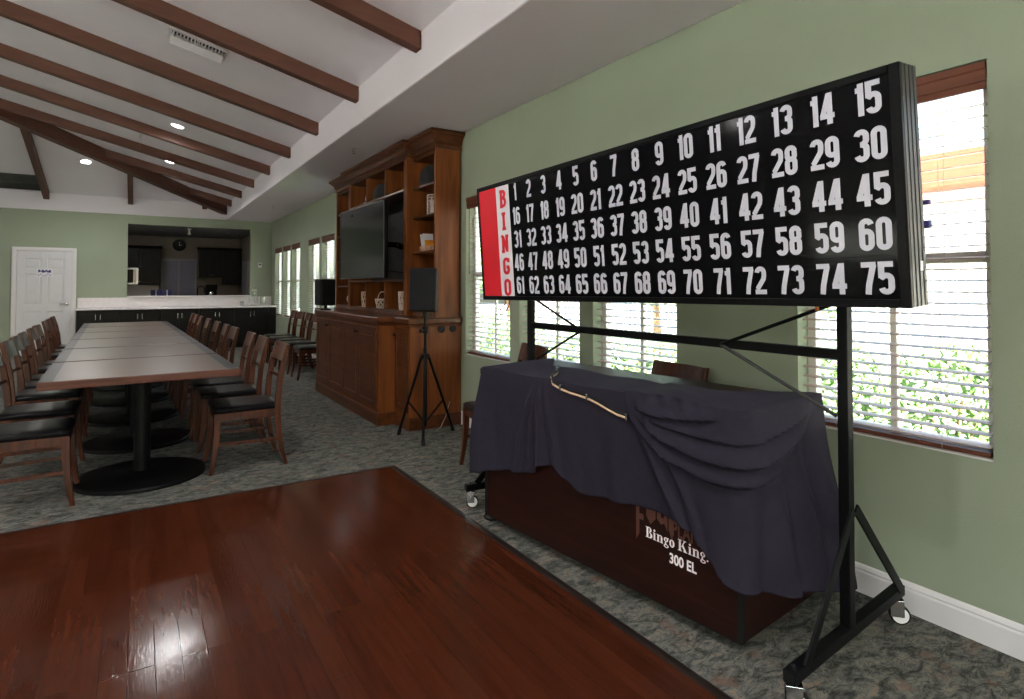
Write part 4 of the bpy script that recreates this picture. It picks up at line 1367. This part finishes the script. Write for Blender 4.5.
# frame
PXc = 2.15
for py in (1.135, 3.12):
    c = MB(); bx(c, PXc-.019, PXc+.019, py-.019, py+.019, .135, 1.80); c.build('post', M['black_metal'], bb, bevel=.003)
    fa = Vector((1.735 if py < 2 else 1.71, py-.035 if py < 2 else py+.065, .125)); fb = Vector((2.625, py+.042 if py < 2 else py-.04, .125))
    fa -= BO; fb -= BO
    fd = (fb-fa).normalized()
    ft = MB().bar(fa, fb, .04, .04).build('foot_beam', M['black_metal'], bb, bevel=.003)
    for e0, e1 in ((fa-fd*.003, fa-fd*.0002), (fb+fd*.0002, fb+fd*.003)):
        MB().bar(e0, e1, .032, .032).build('end_plug', M['rubber_black'], ft)
    sd = Vector((fd.y, -fd.x, 0))*.027
    ctr_ = Vector((PXc-BO.x, py-BO.y, 0))
    c = MB().bar(fa+fd*.06+sd+Vector((0,0,.025)), ctr_+sd-fd*.012+Vector((0,0,.56)), .008, .036)
    c.build('foot_brace', M['black_metal'], bb)
    c = MB().bar(fb-fd*.06+sd+Vector((0,0,.025)), ctr_+sd+fd*.012+Vector((0,0,.56)), .008, .036)
    c.build('foot_brace', M['black_metal'], bb)
    for cp, sw_ in ((fa+fd*.03, -48 if py < 2 else -26), (fb-fd*.04, -48)):
        m_ = Matrix.Translation((cp.x, cp.y, 0)) @ Matrix.Rotation(R(sw_), 4, 'Z')
        c = MB()
        c.box(-.024,.024,-.022,-.0175,.034,.097,m_).box(-.024,.024,.0175,.022,.034,.097,m_).box(-.026,.026,-.023,.023,.094,.099,m_)
        c.lathe([(.012,.099),(.012,.1045)], c=(cp.x, cp.y, 0), n=14)
        cs = c.build('caster', M['chrome'], bb, bevel=.001)
        wv = MB(); wv.lathe([(.028,-.015),(.037,-.011),(.038,0),(.037,.011),(.028,.015)], n=28, axis='Y')
        bmesh.ops.transform(wv.bm, matrix=m_ @ Matrix.Translation((.012,0,.038)), verts=wv.bm.verts)
        wv.build('wheel', M['rubber_black'], cs, smooth=True)
        wv = MB(); wv.lathe([(.030,-.0158),(.030,.0158)], n=28, axis='Y')
        bmesh.ops.transform(wv.bm, matrix=m_ @ Matrix.Translation((.012,0,.038)), verts=wv.bm.verts)
        wv.build('wheel_hub', M['vinyl_white'], cs)
        MB().lathe([(.008,.1455),(.008,.153)], c=(cp.x, cp.y, 0), n=6).build('bolt', M['chrome'], bb)
c = MB(); bx(c, PXc-.016, PXc+.016, 1.154, 3.101, 1.085, 1.122); c.build('crossbar', M['black_metal'], bb, bevel=.003)
for (ya, za, yb2, zb2, mt) in ((3.10,1.29,2.59,1.10,'black_metal'),(3.10,.86,2.59,1.10,'black_metal'),(1.155,1.29,1.65,1.10,'black_metal'),(1.155,.885,1.65,1.10,'alu_dark')):
    c = MB().tube([(PXc-.021-BO.x, ya-BO.y, za), (PXc-.021-BO.x, yb2-BO.y, zb2)], .0075, 8)
    c.build('brace_rod', M[mt], bb, smooth=True)
# label and clips on the right end
c = MB(); bx(c, BX+.052, BX+.068, BY0-.0085, BY0-.0062, 1.40, 1.43); c.build('sticker', M['board_white'], bb)
c = MB(); bx(c, BX+.105, BX+.125, BY0-.012, BY0+.01, 1.535, 1.56); bx(c, BX+.105, BX+.120, BY0-.012, BY0+.01, 1.61, 1.625); c.build('clip', M['box_blue'], bb, bevel=.003)
c = MB()
c.tube([(BX+.07-BO.x, 3.30-BO.y, 1.279), (BX+.06-BO.x, 3.29-BO.y, 1.235), (BX+.06-BO.x, 3.34-BO.y, 1.20), (BX+.07-BO.x, 3.37-BO.y, 1.19)], .005, 6)
c.tube([(BX+.07-BO.x, 3.26-BO.y, 1.279), (BX+.06-BO.x, 3.24-BO.y, 1.23), (BX+.06-BO.x, 3.28-BO.y, 1.19), (BX+.07-BO.x, 3.33-BO.y, 1.175)], .005, 6)
c.build('cable', M['orange_cable'], bb, smooth=True)
c = MB(); c.tube([(BX+.09-BO.x, 1.20-BO.y, 1.279), (BX+.09-BO.x, 1.20-BO.y, 1.262)], .007, 8); c.build('wire_nut', M['orange_cable'], bb)

# ------------------------------------------------------------------ bingo console (desk) with dark wood panels
FL = Vector((1.708, 2.935)); FR = Vector((1.87, 1.365))
ev = (FR-FL).normalized(); CL = (FR-FL).length; CDp = .58
dv = Vector((-ev.y, ev.x))          # towards the wall
if dv.x < 0: dv = -dv
CT = .875
ang = math.atan2(ev.y, ev.x)
cs_ = empty('bingo_console', (FL.x, FL.y, 0), ang, 'dark wood bingo ball console on casters, mostly hidden under a cloth', 'console')
# local x = along the front (left to right), local y = towards wall
def cbx(name, x0, x1, y0, y1, z0, z1, mat, bevel=0, parent=None):
    return MB().box(x0, x1, y0, y1, z0, z1).build(name, M[mat], parent or cs_, bevel=bevel)
fp = cbx('front_panel', .0, CL, 0, .022, .05, CT-.03, 'console_wood')
cbx('side_panel', 0, .022, .023, CDp, .05, CT-.03, 'console_wood')
cbx('side_panel', CL-.022, CL, .023, CDp, .05, CT-.03, 'console_wood')
cbx('top_panel', -.045, CL+.01, -.01, CDp+.01, CT-.03, CT, 'console_wood')
for x0 in (-.004, CL-.016):
    cbx('corner_trim', x0, x0+.020, -.005, .016, .048, CT-.031, 'rubber_black')
cbx('bottom_trim', .017, CL-.017, .003, .022, .042, .0495, 'rubber_black')
for x0, y0 in ((.10,.06),(CL-.17,.05),(.06,CDp-.06),(CL-.06,CDp-.06)):
    c = MB().box(x0-.016,x0+.016,y0-.013,y0-.0105,.018,.046).box(x0-.016,x0+.016,y0+.0105,y0+.013,.018,.046).box(x0-.018,x0+.018,y0-.014,y0+.014,.044,.0495)
    k_ = c.build('caster', M['chrome'], cs_)
    MB().lathe([(.019,-.009),(.022,-.006),(.022,.006),(.019,.009)], c=(x0,y0,.022), n=20, axis='Y').build('wheel', M['steel'], k_, smooth=True)
# lettering on the front (local plane y = -0.001)
def bfont(text, h, mat, x, z, sx=1.0, bold=0.0, shear=0, parent=cs_, name='lettering'):
    cu = bpy.data.curves.new('txt', 'FONT'); cu.body = text; cu.size = h; cu.offset = bold; cu.shear = shear; cu.extrude = .0003
    o = bpy.data.objects.new('txt', cu)
    COL.objects.link(o)
    dg = bpy.context.evaluated_depsgraph_get()
    me = bpy.data.meshes.new_from_object(o.evaluated_get(dg))
    COL.objects.unlink(o); bpy.data.objects.remove(o)
    for v_ in me.vertices:
        v_.co = Vector((x+v_.co.x*sx, -.0012-v_.co.z*0-(.0003 if v_.co.z > 0 else 0), z+v_.co.y))
    me.materials.clear(); me.materials.append(M[mat])
    q = bpy.data.objects.new(name, me); COL.objects.link(q); q.parent = parent
    return q
# serif lettering drawn by hand: thick stems, thin joins, slab ends
def serif(text, x, z, h, mat):
    mb = MB()
    y = -.0012
    def rect(x0, x1, z0, z1):
        mb.poly([(X+x0*h, y, z+z0*h), (X+x1*h, y, z+z0*h), (X+x1*h, y, z+z1*h), (X+x0*h, y, z+z1*h)])
    def quad(*p):
        mb.poly([(X+a*h, y, z+b*h) for a, b in p])
    def ringarc(cx, cz, ro, rzo, ri, rzi, a0, a1, n=14):
        for i in range(n):
            A0, A1 = R(a0+(a1-a0)*i/n), R(a0+(a1-a0)*(i+1)/n)
            quad((cx+ro*math.cos(A0), cz+rzo*math.sin(A0)), (cx+ro*math.cos(A1), cz+rzo*math.sin(A1)), (cx+ri*math.cos(A1), cz+rzi*math.sin(A1)), (cx+ri*math.cos(A0), cz+rzi*math.sin(A0)))
    X = x
    for ch in text:
        if ch == 'B':
            rect(.10,.32,0,1); rect(0,.45,.0,.07); rect(0,.45,.93,1)
            ringarc(.42,.76,.28,.24,.06,.18,-90,90); ringarc(.44,.26,.34,.27,.10,.20,-90,90); w_ = .84
        elif ch == 'K':
            rect(.10,.32,0,1); rect(0,.42,0,.07); rect(0,.42,.93,1)
            quad((.32,.36),(.42,.40),(.76,.94),(.64,.94)); quad((.40,.50),(.52,.68),(.90,.06),(.64,.06)); rect(.54,.86,.93,1); rect(.58,.98,0,.07); w_ = 1.06
        elif ch == 'i':
            rect(.08,.27,0,.66); rect(0,.36,0,.06); rect(0,.2,.60,.66); ringarc(.175,.86,.11,.11,0,0,0,360,10); w_ = .42
        elif ch == 'n':
            rect(.08,.27,0,.66); rect(0,.34,0,.06); rect(0,.2,.60,.66); rect(.46,.65,0,.48); rect(.40,.72,0,.06)
            ringarc(.42,.46,.23,.21,.06,.14,0,150); w_ = .78
        elif ch == 'g':
            ringarc(.26,.46,.24,.21,.08,.15,0,360); ringarc(.28,-.10,.27,.16,.15,.08,0,360); quad((.10,.08),(.20,.26),(.28,.22),(.30,.02)); rect(.40,.58,.58,.66); w_ = .62
        elif ch == 'o':
            ringarc(.28,.33,.28,.35,.09,.27,0,360); w_ = .62
        elif ch == '.':
            ringarc(.10,.08,.09,.09,0,0,0,360,10); w_ = .2
        else: w_ = .30
        X += w_*h
    o = mb.build('lettering', M[mat], cs_, fix=False)
    return X
serif('Bingo King.', 1.143, .296, .045, 'text_white')
bfont('300 EL', .056, 'text_white', 1.262, .232, .82, .0015)
# brown game lettering above, partly under the cloth
def blk(name, polys):
    mb = MB()
    for p in polys: mb.poly([(a, -.0011, b) for a, b in p])
    return mb.build(name, M['logo_brown'], cs_, fix=False)
blk('lettering', [[(1.092,.27),(1.110,.30),(1.110,.45),(1.092,.45)],[(1.110,.42),(1.142,.42),(1.142,.45),(1.110,.45)],[(1.110,.36),(1.132,.36),(1.132,.385),(1.110,.385)]])
blk('lettering', [[(1.147,.45),(1.147,.385),(1.169,.355),(1.195,.385),(1.195,.45)]])
blk('lettering', [[(1.202,.45),(1.222,.45),(1.222,.40),(1.237,.40),(1.237,.45),(1.254,.45),(1.254,.35),(1.239,.38),(1.222,.37),(1.202,.39)]])
blk('lettering', [[(1.260,.45),(1.279,.45),(1.279,.315),(1.260,.36)],[(1.279,.45),(1.297,.45),(1.297,.40),(1.279,.42)]])
bfont('PLANET', .085, 'logo_brown', 1.275, .345, .62, .002)

# ------------------------------------------------------------------ the navy cloths
def smooth01(t):
    t = max(0.0, min(1.0, t)); return t*t*(3-2*t)
def interp(tab, x):
    if x <= tab[0][0]: return tab[0][1]
    for (a, va), (b, vb) in zip(tab[:-1], tab[1:]):
        if x <= b:
            t = (x-a)/(b-a)
            return va+(vb-va)*smooth01(t)
    return tab[-1][1]
RC = .035
def perim(p):
    """perimeter of the table top in console coordinates; p runs left side (-CDp..0), front (0..CL), right side (CL..CL+CDp)"""
    if p < -RC*.78:
        q = -p-0
        return Vector((-.050, min(CDp+.015, q))), Vector((-1, 0))
    if p > CL+RC*.78:
        q = p-CL
        return Vector((CL+.012, min(CDp+.015, q))), Vector((1, 0))
    if p < RC*.78:
        a = (p+RC*.78)/(1.56*RC)*math.pi/2
        n_ = Vector((-math.cos(a), -math.sin(a)))
        return Vector((RC-.050, RC-.012))+n_*RC, n_
    if p > CL-RC*.78:
        a = (p-CL+RC*.78)/(1.56*RC)*math.pi/2
        n_ = Vector((math.sin(a), -math.cos(a)))
        return Vector((CL+.012-RC, RC-.012))+n_*RC, n_
    return Vector((p, -.012)), Vector((0, -1))
def ridge(x, c, w): 
    return math.exp(-((x-c)/w)**2)
ZT = CT+.006
def sheet(name, p0, p1, hem, disp, lift, label, top_fn, NP=240, NT=70, left_edge=None, inner=.30):
    """top strip + hanging drop as one surface"""
    mb = MB()
    rows = []
    NI = 14
    for i in range(NP+1):
        p = p0+(p1-p0)*i/NP
        row = []
        for j in range(NI):                # on the table top, from the middle out to the edge
            t = j/NI
            base, n_ = perim(p)
            ctr = Vector((min(max(base.x, .25), CL-.25), CDp*.5))
            q = ctr+(base-ctr)*(1-(1-t)**1.0)
            row.append((q.x, q.y, ZT+lift+top_fn(q.x, q.y, p)))
        hz = hem(p)
        for j in range(NT+1):
            t = j/NT
            pp = p
            if left_edge:
                pp = p+left_edge(p, t)
            base, n_ = perim(pp)
            z = ZT+lift+top_fn(base.x, base.y, pp)*max(0, 1-t*6)-t*(ZT-hz)
            o_ = lift*1.2+disp(pp, z, t)
            # soft roll over the edge
            roll = .010*math.exp(-(t*14))
            row.append((base.x+n_.x*(o_-roll), base.y+n_.y*(o_-roll), z-.010*(1-math.exp(-t*14))))
        rows.append(row)
    mb.loft(rows, cap=False, closed=False)
    return mb
# ---- first cloth: left end and most of the front
HA = [(-.60,.29),(-.3,.25),(-.05,.255),(.0,.285),(.06,.325),(.30,.375),(.45,.405),(.52,.46),(.60,.475),(.68,.43),(.80,.39),(.95,.415),(1.15,.43),(1.40,.43)]
def dispA(p, z, t):
    g = smooth01(t*1.3)
    dz = ZT-z
    v_ = 0
    v_ += .125*ridge(p, -.16-.05*t, .16)*g + .085*g*ridge(p, -.42, .2)
    v_ += .040*ridge(p, .02, .05)*g
    v_ -= .012*ridge(p, .10, .05)*g
    # pleats that fan out from the pinch near p = .50
    for c_, w_, a_ in ((-.13,.030,.030),(-.05,.022,.034),(.015,.018,.040),(.10,.030,.012)):
        v_ += a_*ridge(p, .485+c_*(.25+t*1.1), w_*(.45+t))*smooth01(t*2.2+.15)
    v_ += .010*math.sin(p*19+1.0)*g*(1 if p > .55 else .2)
    v_ += .016*ridge(p, .80+.05*t, .07)*g + .012*ridge(p, 1.02, .06)*g
    v_ += .004*math.sin(p*47+z*9)*g
    return v_+.006
def topA(x, y, p):
    # the covered machine makes low rises near the rear edge
    v_ = .030*ridge(x, .22, .16)*ridge(y, .50, .2) + .026*ridge(x, .60, .40)*ridge(y, .50, .25)
    v_ += .006*math.sin(x*14+y*5)*ridge(y, .2, .3)
    return v_
clothA = sheet('table_cloth', -CDp+.0, 1.40, lambda p: interp(HA, p), dispA, .002, '', topA, 320, 60)
# ---- second cloth: right part of the front, the right end, swagged
HB = [(.98,.44),(1.10,.43),(1.20,.42),(1.30,.40),(1.36,.375),(1.45,.33),(1.52,.285),(1.60,.245),(1.72,.215),(1.86,.20),(2.0,.17),(2.12,.15)]
ARCS = [ # (p start, z start, p end, z end, sag, amplitude, width)
    (1.12,.852,1.54,.868,.018,.030,.012),
    (1.15,.83,2.06,.875,.055,.020,.015),
    (1.12,.825,2.07,.872,.130,.034,.020),
    (1.08,.815,2.03,.850,.185,.030,.018)]
def dispB(p, z, t):
    g = smooth01(t*1.4)
    v_ = .010
    for pa, za, pb, zb_2, sag, amp, wd in ARCS:
        q = (p-pa)/(pb-pa)
        if 0 <= q <= 1:
            zc = za+(zb_2-za)*q-sag*4*q*(1-q)*(1.0+.25*(.5-q))
            d_ = z-zc
            env = min(1, q*6)*min(1, (1-q)*4)
            # fullness above, sharp tuck below
            v_ += amp*env*(math.exp(-(max(0, d_)/(wd*3.0))**2) if d_ > 0 else math.exp(-(d_/(wd*.55))**2)-.25*math.exp(-((d_+wd*1.1)/(wd*.8))**2))
    # long hanging folds
    v_ += .030*g*ridge(p, CL-.01, .10)
    v_ += .022*g*ridge(p, 1.70+.04*t, .045) + .05*g*ridge(p, 2.05, .12)
    v_ -= .020*g*ridge(p, 1.80, .04)
    v_ += .018*g*ridge(p, 1.90, .03)-.012*g*ridge(p, 1.62, .03)
    v_ += .020*g*ridge(p, 1.22+.22*t, .035)
    v_ += .018*g*ridge(p, 1.06+.30*t, .022) + .014*smooth01(t*4)*ridge(p, 1.13+.35*t, .016)*(1-t)
    v_ += .010*math.exp(-((t-.03)/.03)**2)*math.sin(p*70)*ridge(p, 1.30, .16)
    v_ += .006*math.sin(p*33+z*6)*g
    if p > CL: v_ += .095*g*t*smooth01((p-CL)/.25)
    return v_
def topB(x, y, p):
    v_ = .016*ridge(x, 1.24, .16)*ridge(y, .04, .12) + .012*ridge(x, 1.0, .4)*ridge(y, .52, .2)
    v_ += .004*math.sin(x*20+y*24)*ridge(y, .12, .16)*ridge(x, 1.3, .2)
    return v_
def leB(p, t):
    # the free left edge slants down to the right
    k = max(0, 1-(p-1.0)/.55)
    return .30*(t**1.15)*k
clothB = sheet('table_cloth', 1.055, CL+CDp, lambda p: interp(HB, p+.16*max(0, 1-(p-1.0)/.5)), dispB, .016, '', topB, 320, 90, leB)
def finish(mb, label):
    o = mb.build('draped_cloth', M['cloth_navy'], smooth=True, loc=(FL.x, FL.y, 0))
    o.rotation_euler = (0, 0, ang)
    so = o.modifiers.new('thickness', 'SOLIDIFY'); so.thickness = .0022; so.offset = 1
    return tag(o, label, 'cloth', 'navy cloths over the bingo console')
finish(clothA, 'dark navy cloth with flat front and pleats, covering console left end and middle')
finish(clothB, 'dark navy cloth gathered in swags over the right end of the console')
# cord with clips along the upper cloth edge
rp = empty('clip_cord', (FL.x, FL.y, 0), ang, 'tan and black cord with silver clips lying across the navy cloth', 'cord')
def onA(p, z):
    hz = interp(HA, p); t = (ZT-z)/(ZT-hz)
    base, n_ = perim(p)
    o_ = dispA(p, z, t)+.012
    return (base.x+n_.x*o_, base.y+n_.y*o_, z)
CP_ = [(.40,.19,ZT+.026),(.45,.14,ZT+.020),(.505,.08,ZT+.017),(.545,.01,ZT+.013)]
for q in range(9):
    t = q/8
    CP_.append(onA(.60+.475*t, .868-.082*t-.006*math.sin(t*9)))
seg = [(0,4),(4,8),(8,12)]
MB().tube(CP_, .0058, 8).build('rope', M['rope_tan'], rp, smooth=True)
MB().tube([(x, y+.002, z+.010) for x, y, z in CP_], .006, 8).build('sleeve', M['rubber_black'], rp, smooth=True)
for q in (1, 5, 8, 12):
    x, y, z = CP_[q]
    MB().box(x-.005, x+.005, y-.012, y+.006, z-.008, z+.022).build('clip', M['chrome'], rp, bevel=.002)
pc = MB().tube([(1.84,3.00,.006),(1.80,3.025,.006),(1.765,3.025,.006),(1.735,3.005,.006),(1.725,2.97,.006),(1.735,2.935,.006),(1.765,2.915,.008),(1.80,2.91,.008)], .005, 8)
pc.build('power_cord', M['rubber_black'], smooth=True)
tag(bpy.data.objects['power_cord'], 'black power cord looping on the carpet at the console left corner', 'cord')

# ------------------------------------------------------------------ outside: ground, shrubs, fence, neighbour house
gr = MB().box(XW+.16, 4.3, -20, 40, -.25, -.10).build('ground', M['bounce_concrete']); struct(gr)  # pale ground laid around the room to bounce sunlight up onto the ceiling
gr = MB().box(4.3, 6.1, -20, 40, -.25, -.10).build('ground', M['lawn']); struct(gr)
gr = MB().box(6.1, 40, -20, 40, -.25, -.10).build('ground', M['bounce_concrete']); struct(gr)
gr = MB().box(-40, XL-.16, -20, 40, -.25, -.10).build('ground', M['bounce_concrete']); struct(gr)
gr = MB().box(XL-.16, XW+.16, -30, YF-.16, -.25, -.10).build('ground', M['bounce_concrete']); struct(gr)
def leafy(name, loc, rx_, ry_, rz_, n, ls, mat, label, cat, group, trunk=None):
    r = empty(name, loc, 0, label, cat, group)
    mb = MB()
    cz = (trunk or 0)+rz_*.95
    for _ in range(n):
        while True:
            p = Vector((random.uniform(-1,1), random.uniform(-1,1), random.uniform(-1,1)))
            if .45 < p.length < 1: break
        c = Vector((p.x*rx_, p.y*ry_, cz+p.z*rz_))
        u = Vector((random.gauss(0,1), random.gauss(0,1), random.gauss(0,1))).normalized()
        w_ = u.orthogonal().normalized()
        s_ = ls*random.uniform(.6, 1.3)
        mb.poly([tuple(c-u*s_), tuple(c-w_*s_*.45+u*.1*s_), tuple(c+u*s_), tuple(c+w_*s_*.45+u*.1*s_)])
    mb.build('foliage', M[mat], r, fix=False)
    st = MB()
    if trunk:
        st.tube([(0,0,-.10),(.05,.02,trunk*.5),(0,.05,trunk+rz_*.8)], [.09,.075,.04], 10)
    else:
        for k in range(5):
            a = k*1.26
            st.tube([(.03*math.cos(a),.03*math.sin(a),-.10),(rx_*.4*math.cos(a),ry_*.4*math.sin(a),rz_)], .012, 6)
    st.build('trunk' if trunk else 'stems', M['bark'], r)
    return r
SHB = [(1.94,'shrub outside low in the right part of the large right-hand window'),(2.86,'shrub outside in left part of the large right-hand window, beside the stand post'),
       (4.70,'shrub outside in right half of window under the board middle'),(5.62,'shrub outside in left half of window under the board middle'),
       (6.54,'shrub outside the middle window behind the left stand post, right one'),(7.46,'shrub outside just left of the left stand post'),
       (8.38,'shrub outside the window beside the wall unit, right one'),(9.30,'shrub outside the window beside the wall unit, left one')]
for k, (y, lb) in enumerate(SHB):
    leafy('shrub', (5.15+.15*math.sin(k*2.1), y, 0), .50, .445, .43+.05*math.cos(k), 1100, .050, 'leaf', lb, 'shrub', 'shrubs outside the windows')
TRE = [((8.0,7.6,0),1.0,'young tree outside seen under the left end of the bingo board'),((8.4,4.9,0),.9,'young tree outside seen under the board between the posts'),((7.6,12.0,0),1.1,'tree outside the first window beside the wall unit'),((6.9,18.5,0),1.2,'tree outside the far windows')]
for loc, tr, lb in TRE:
    leafy('garden_tree', loc, 1.2, 1.3, .95, 1300, .09, 'leaf', lb, 'tree', 'trees outside the windows', tr)
fn = empty('picket_fence', (10.2, 4.0, -.1), 0, 'pale vertical picket fence beyond the shrubs outside', 'fence')
f = MB()
for k in range(110):
    yy = -6+k*.16
    f.box(-.012,.012,yy,yy+.10,.05,2.6)
f.build('pickets', M['fence_white'], fn)
MB().box(.013,.05,-6,11.6,.4,.5).box(.013,.05,-6,11.6,2.1,2.2).build('rails', M['fence_white'], fn)
hs = empty('neighbour_house', (13.5, 4.0, -.1), 0, 'pale neighbouring house with terracotta roof edge seen through the right window', 'house')
MB().box(0,6,-9,8,0,3.34).build('wall', M['house_wall'], hs)
MB().prism([(-.7,-9.6,3.35),(-.7,-9.6,3.98),(6.7,-9.6,3.98),(6.7,-9.6,3.35)], (0,18.2,0)).build('roof', M['terracotta'], hs)
MB().box(-.02,-.001,-2,-.8,1.2,2.3).build('window', M['pane_lilac'], hs)
print('scene built')
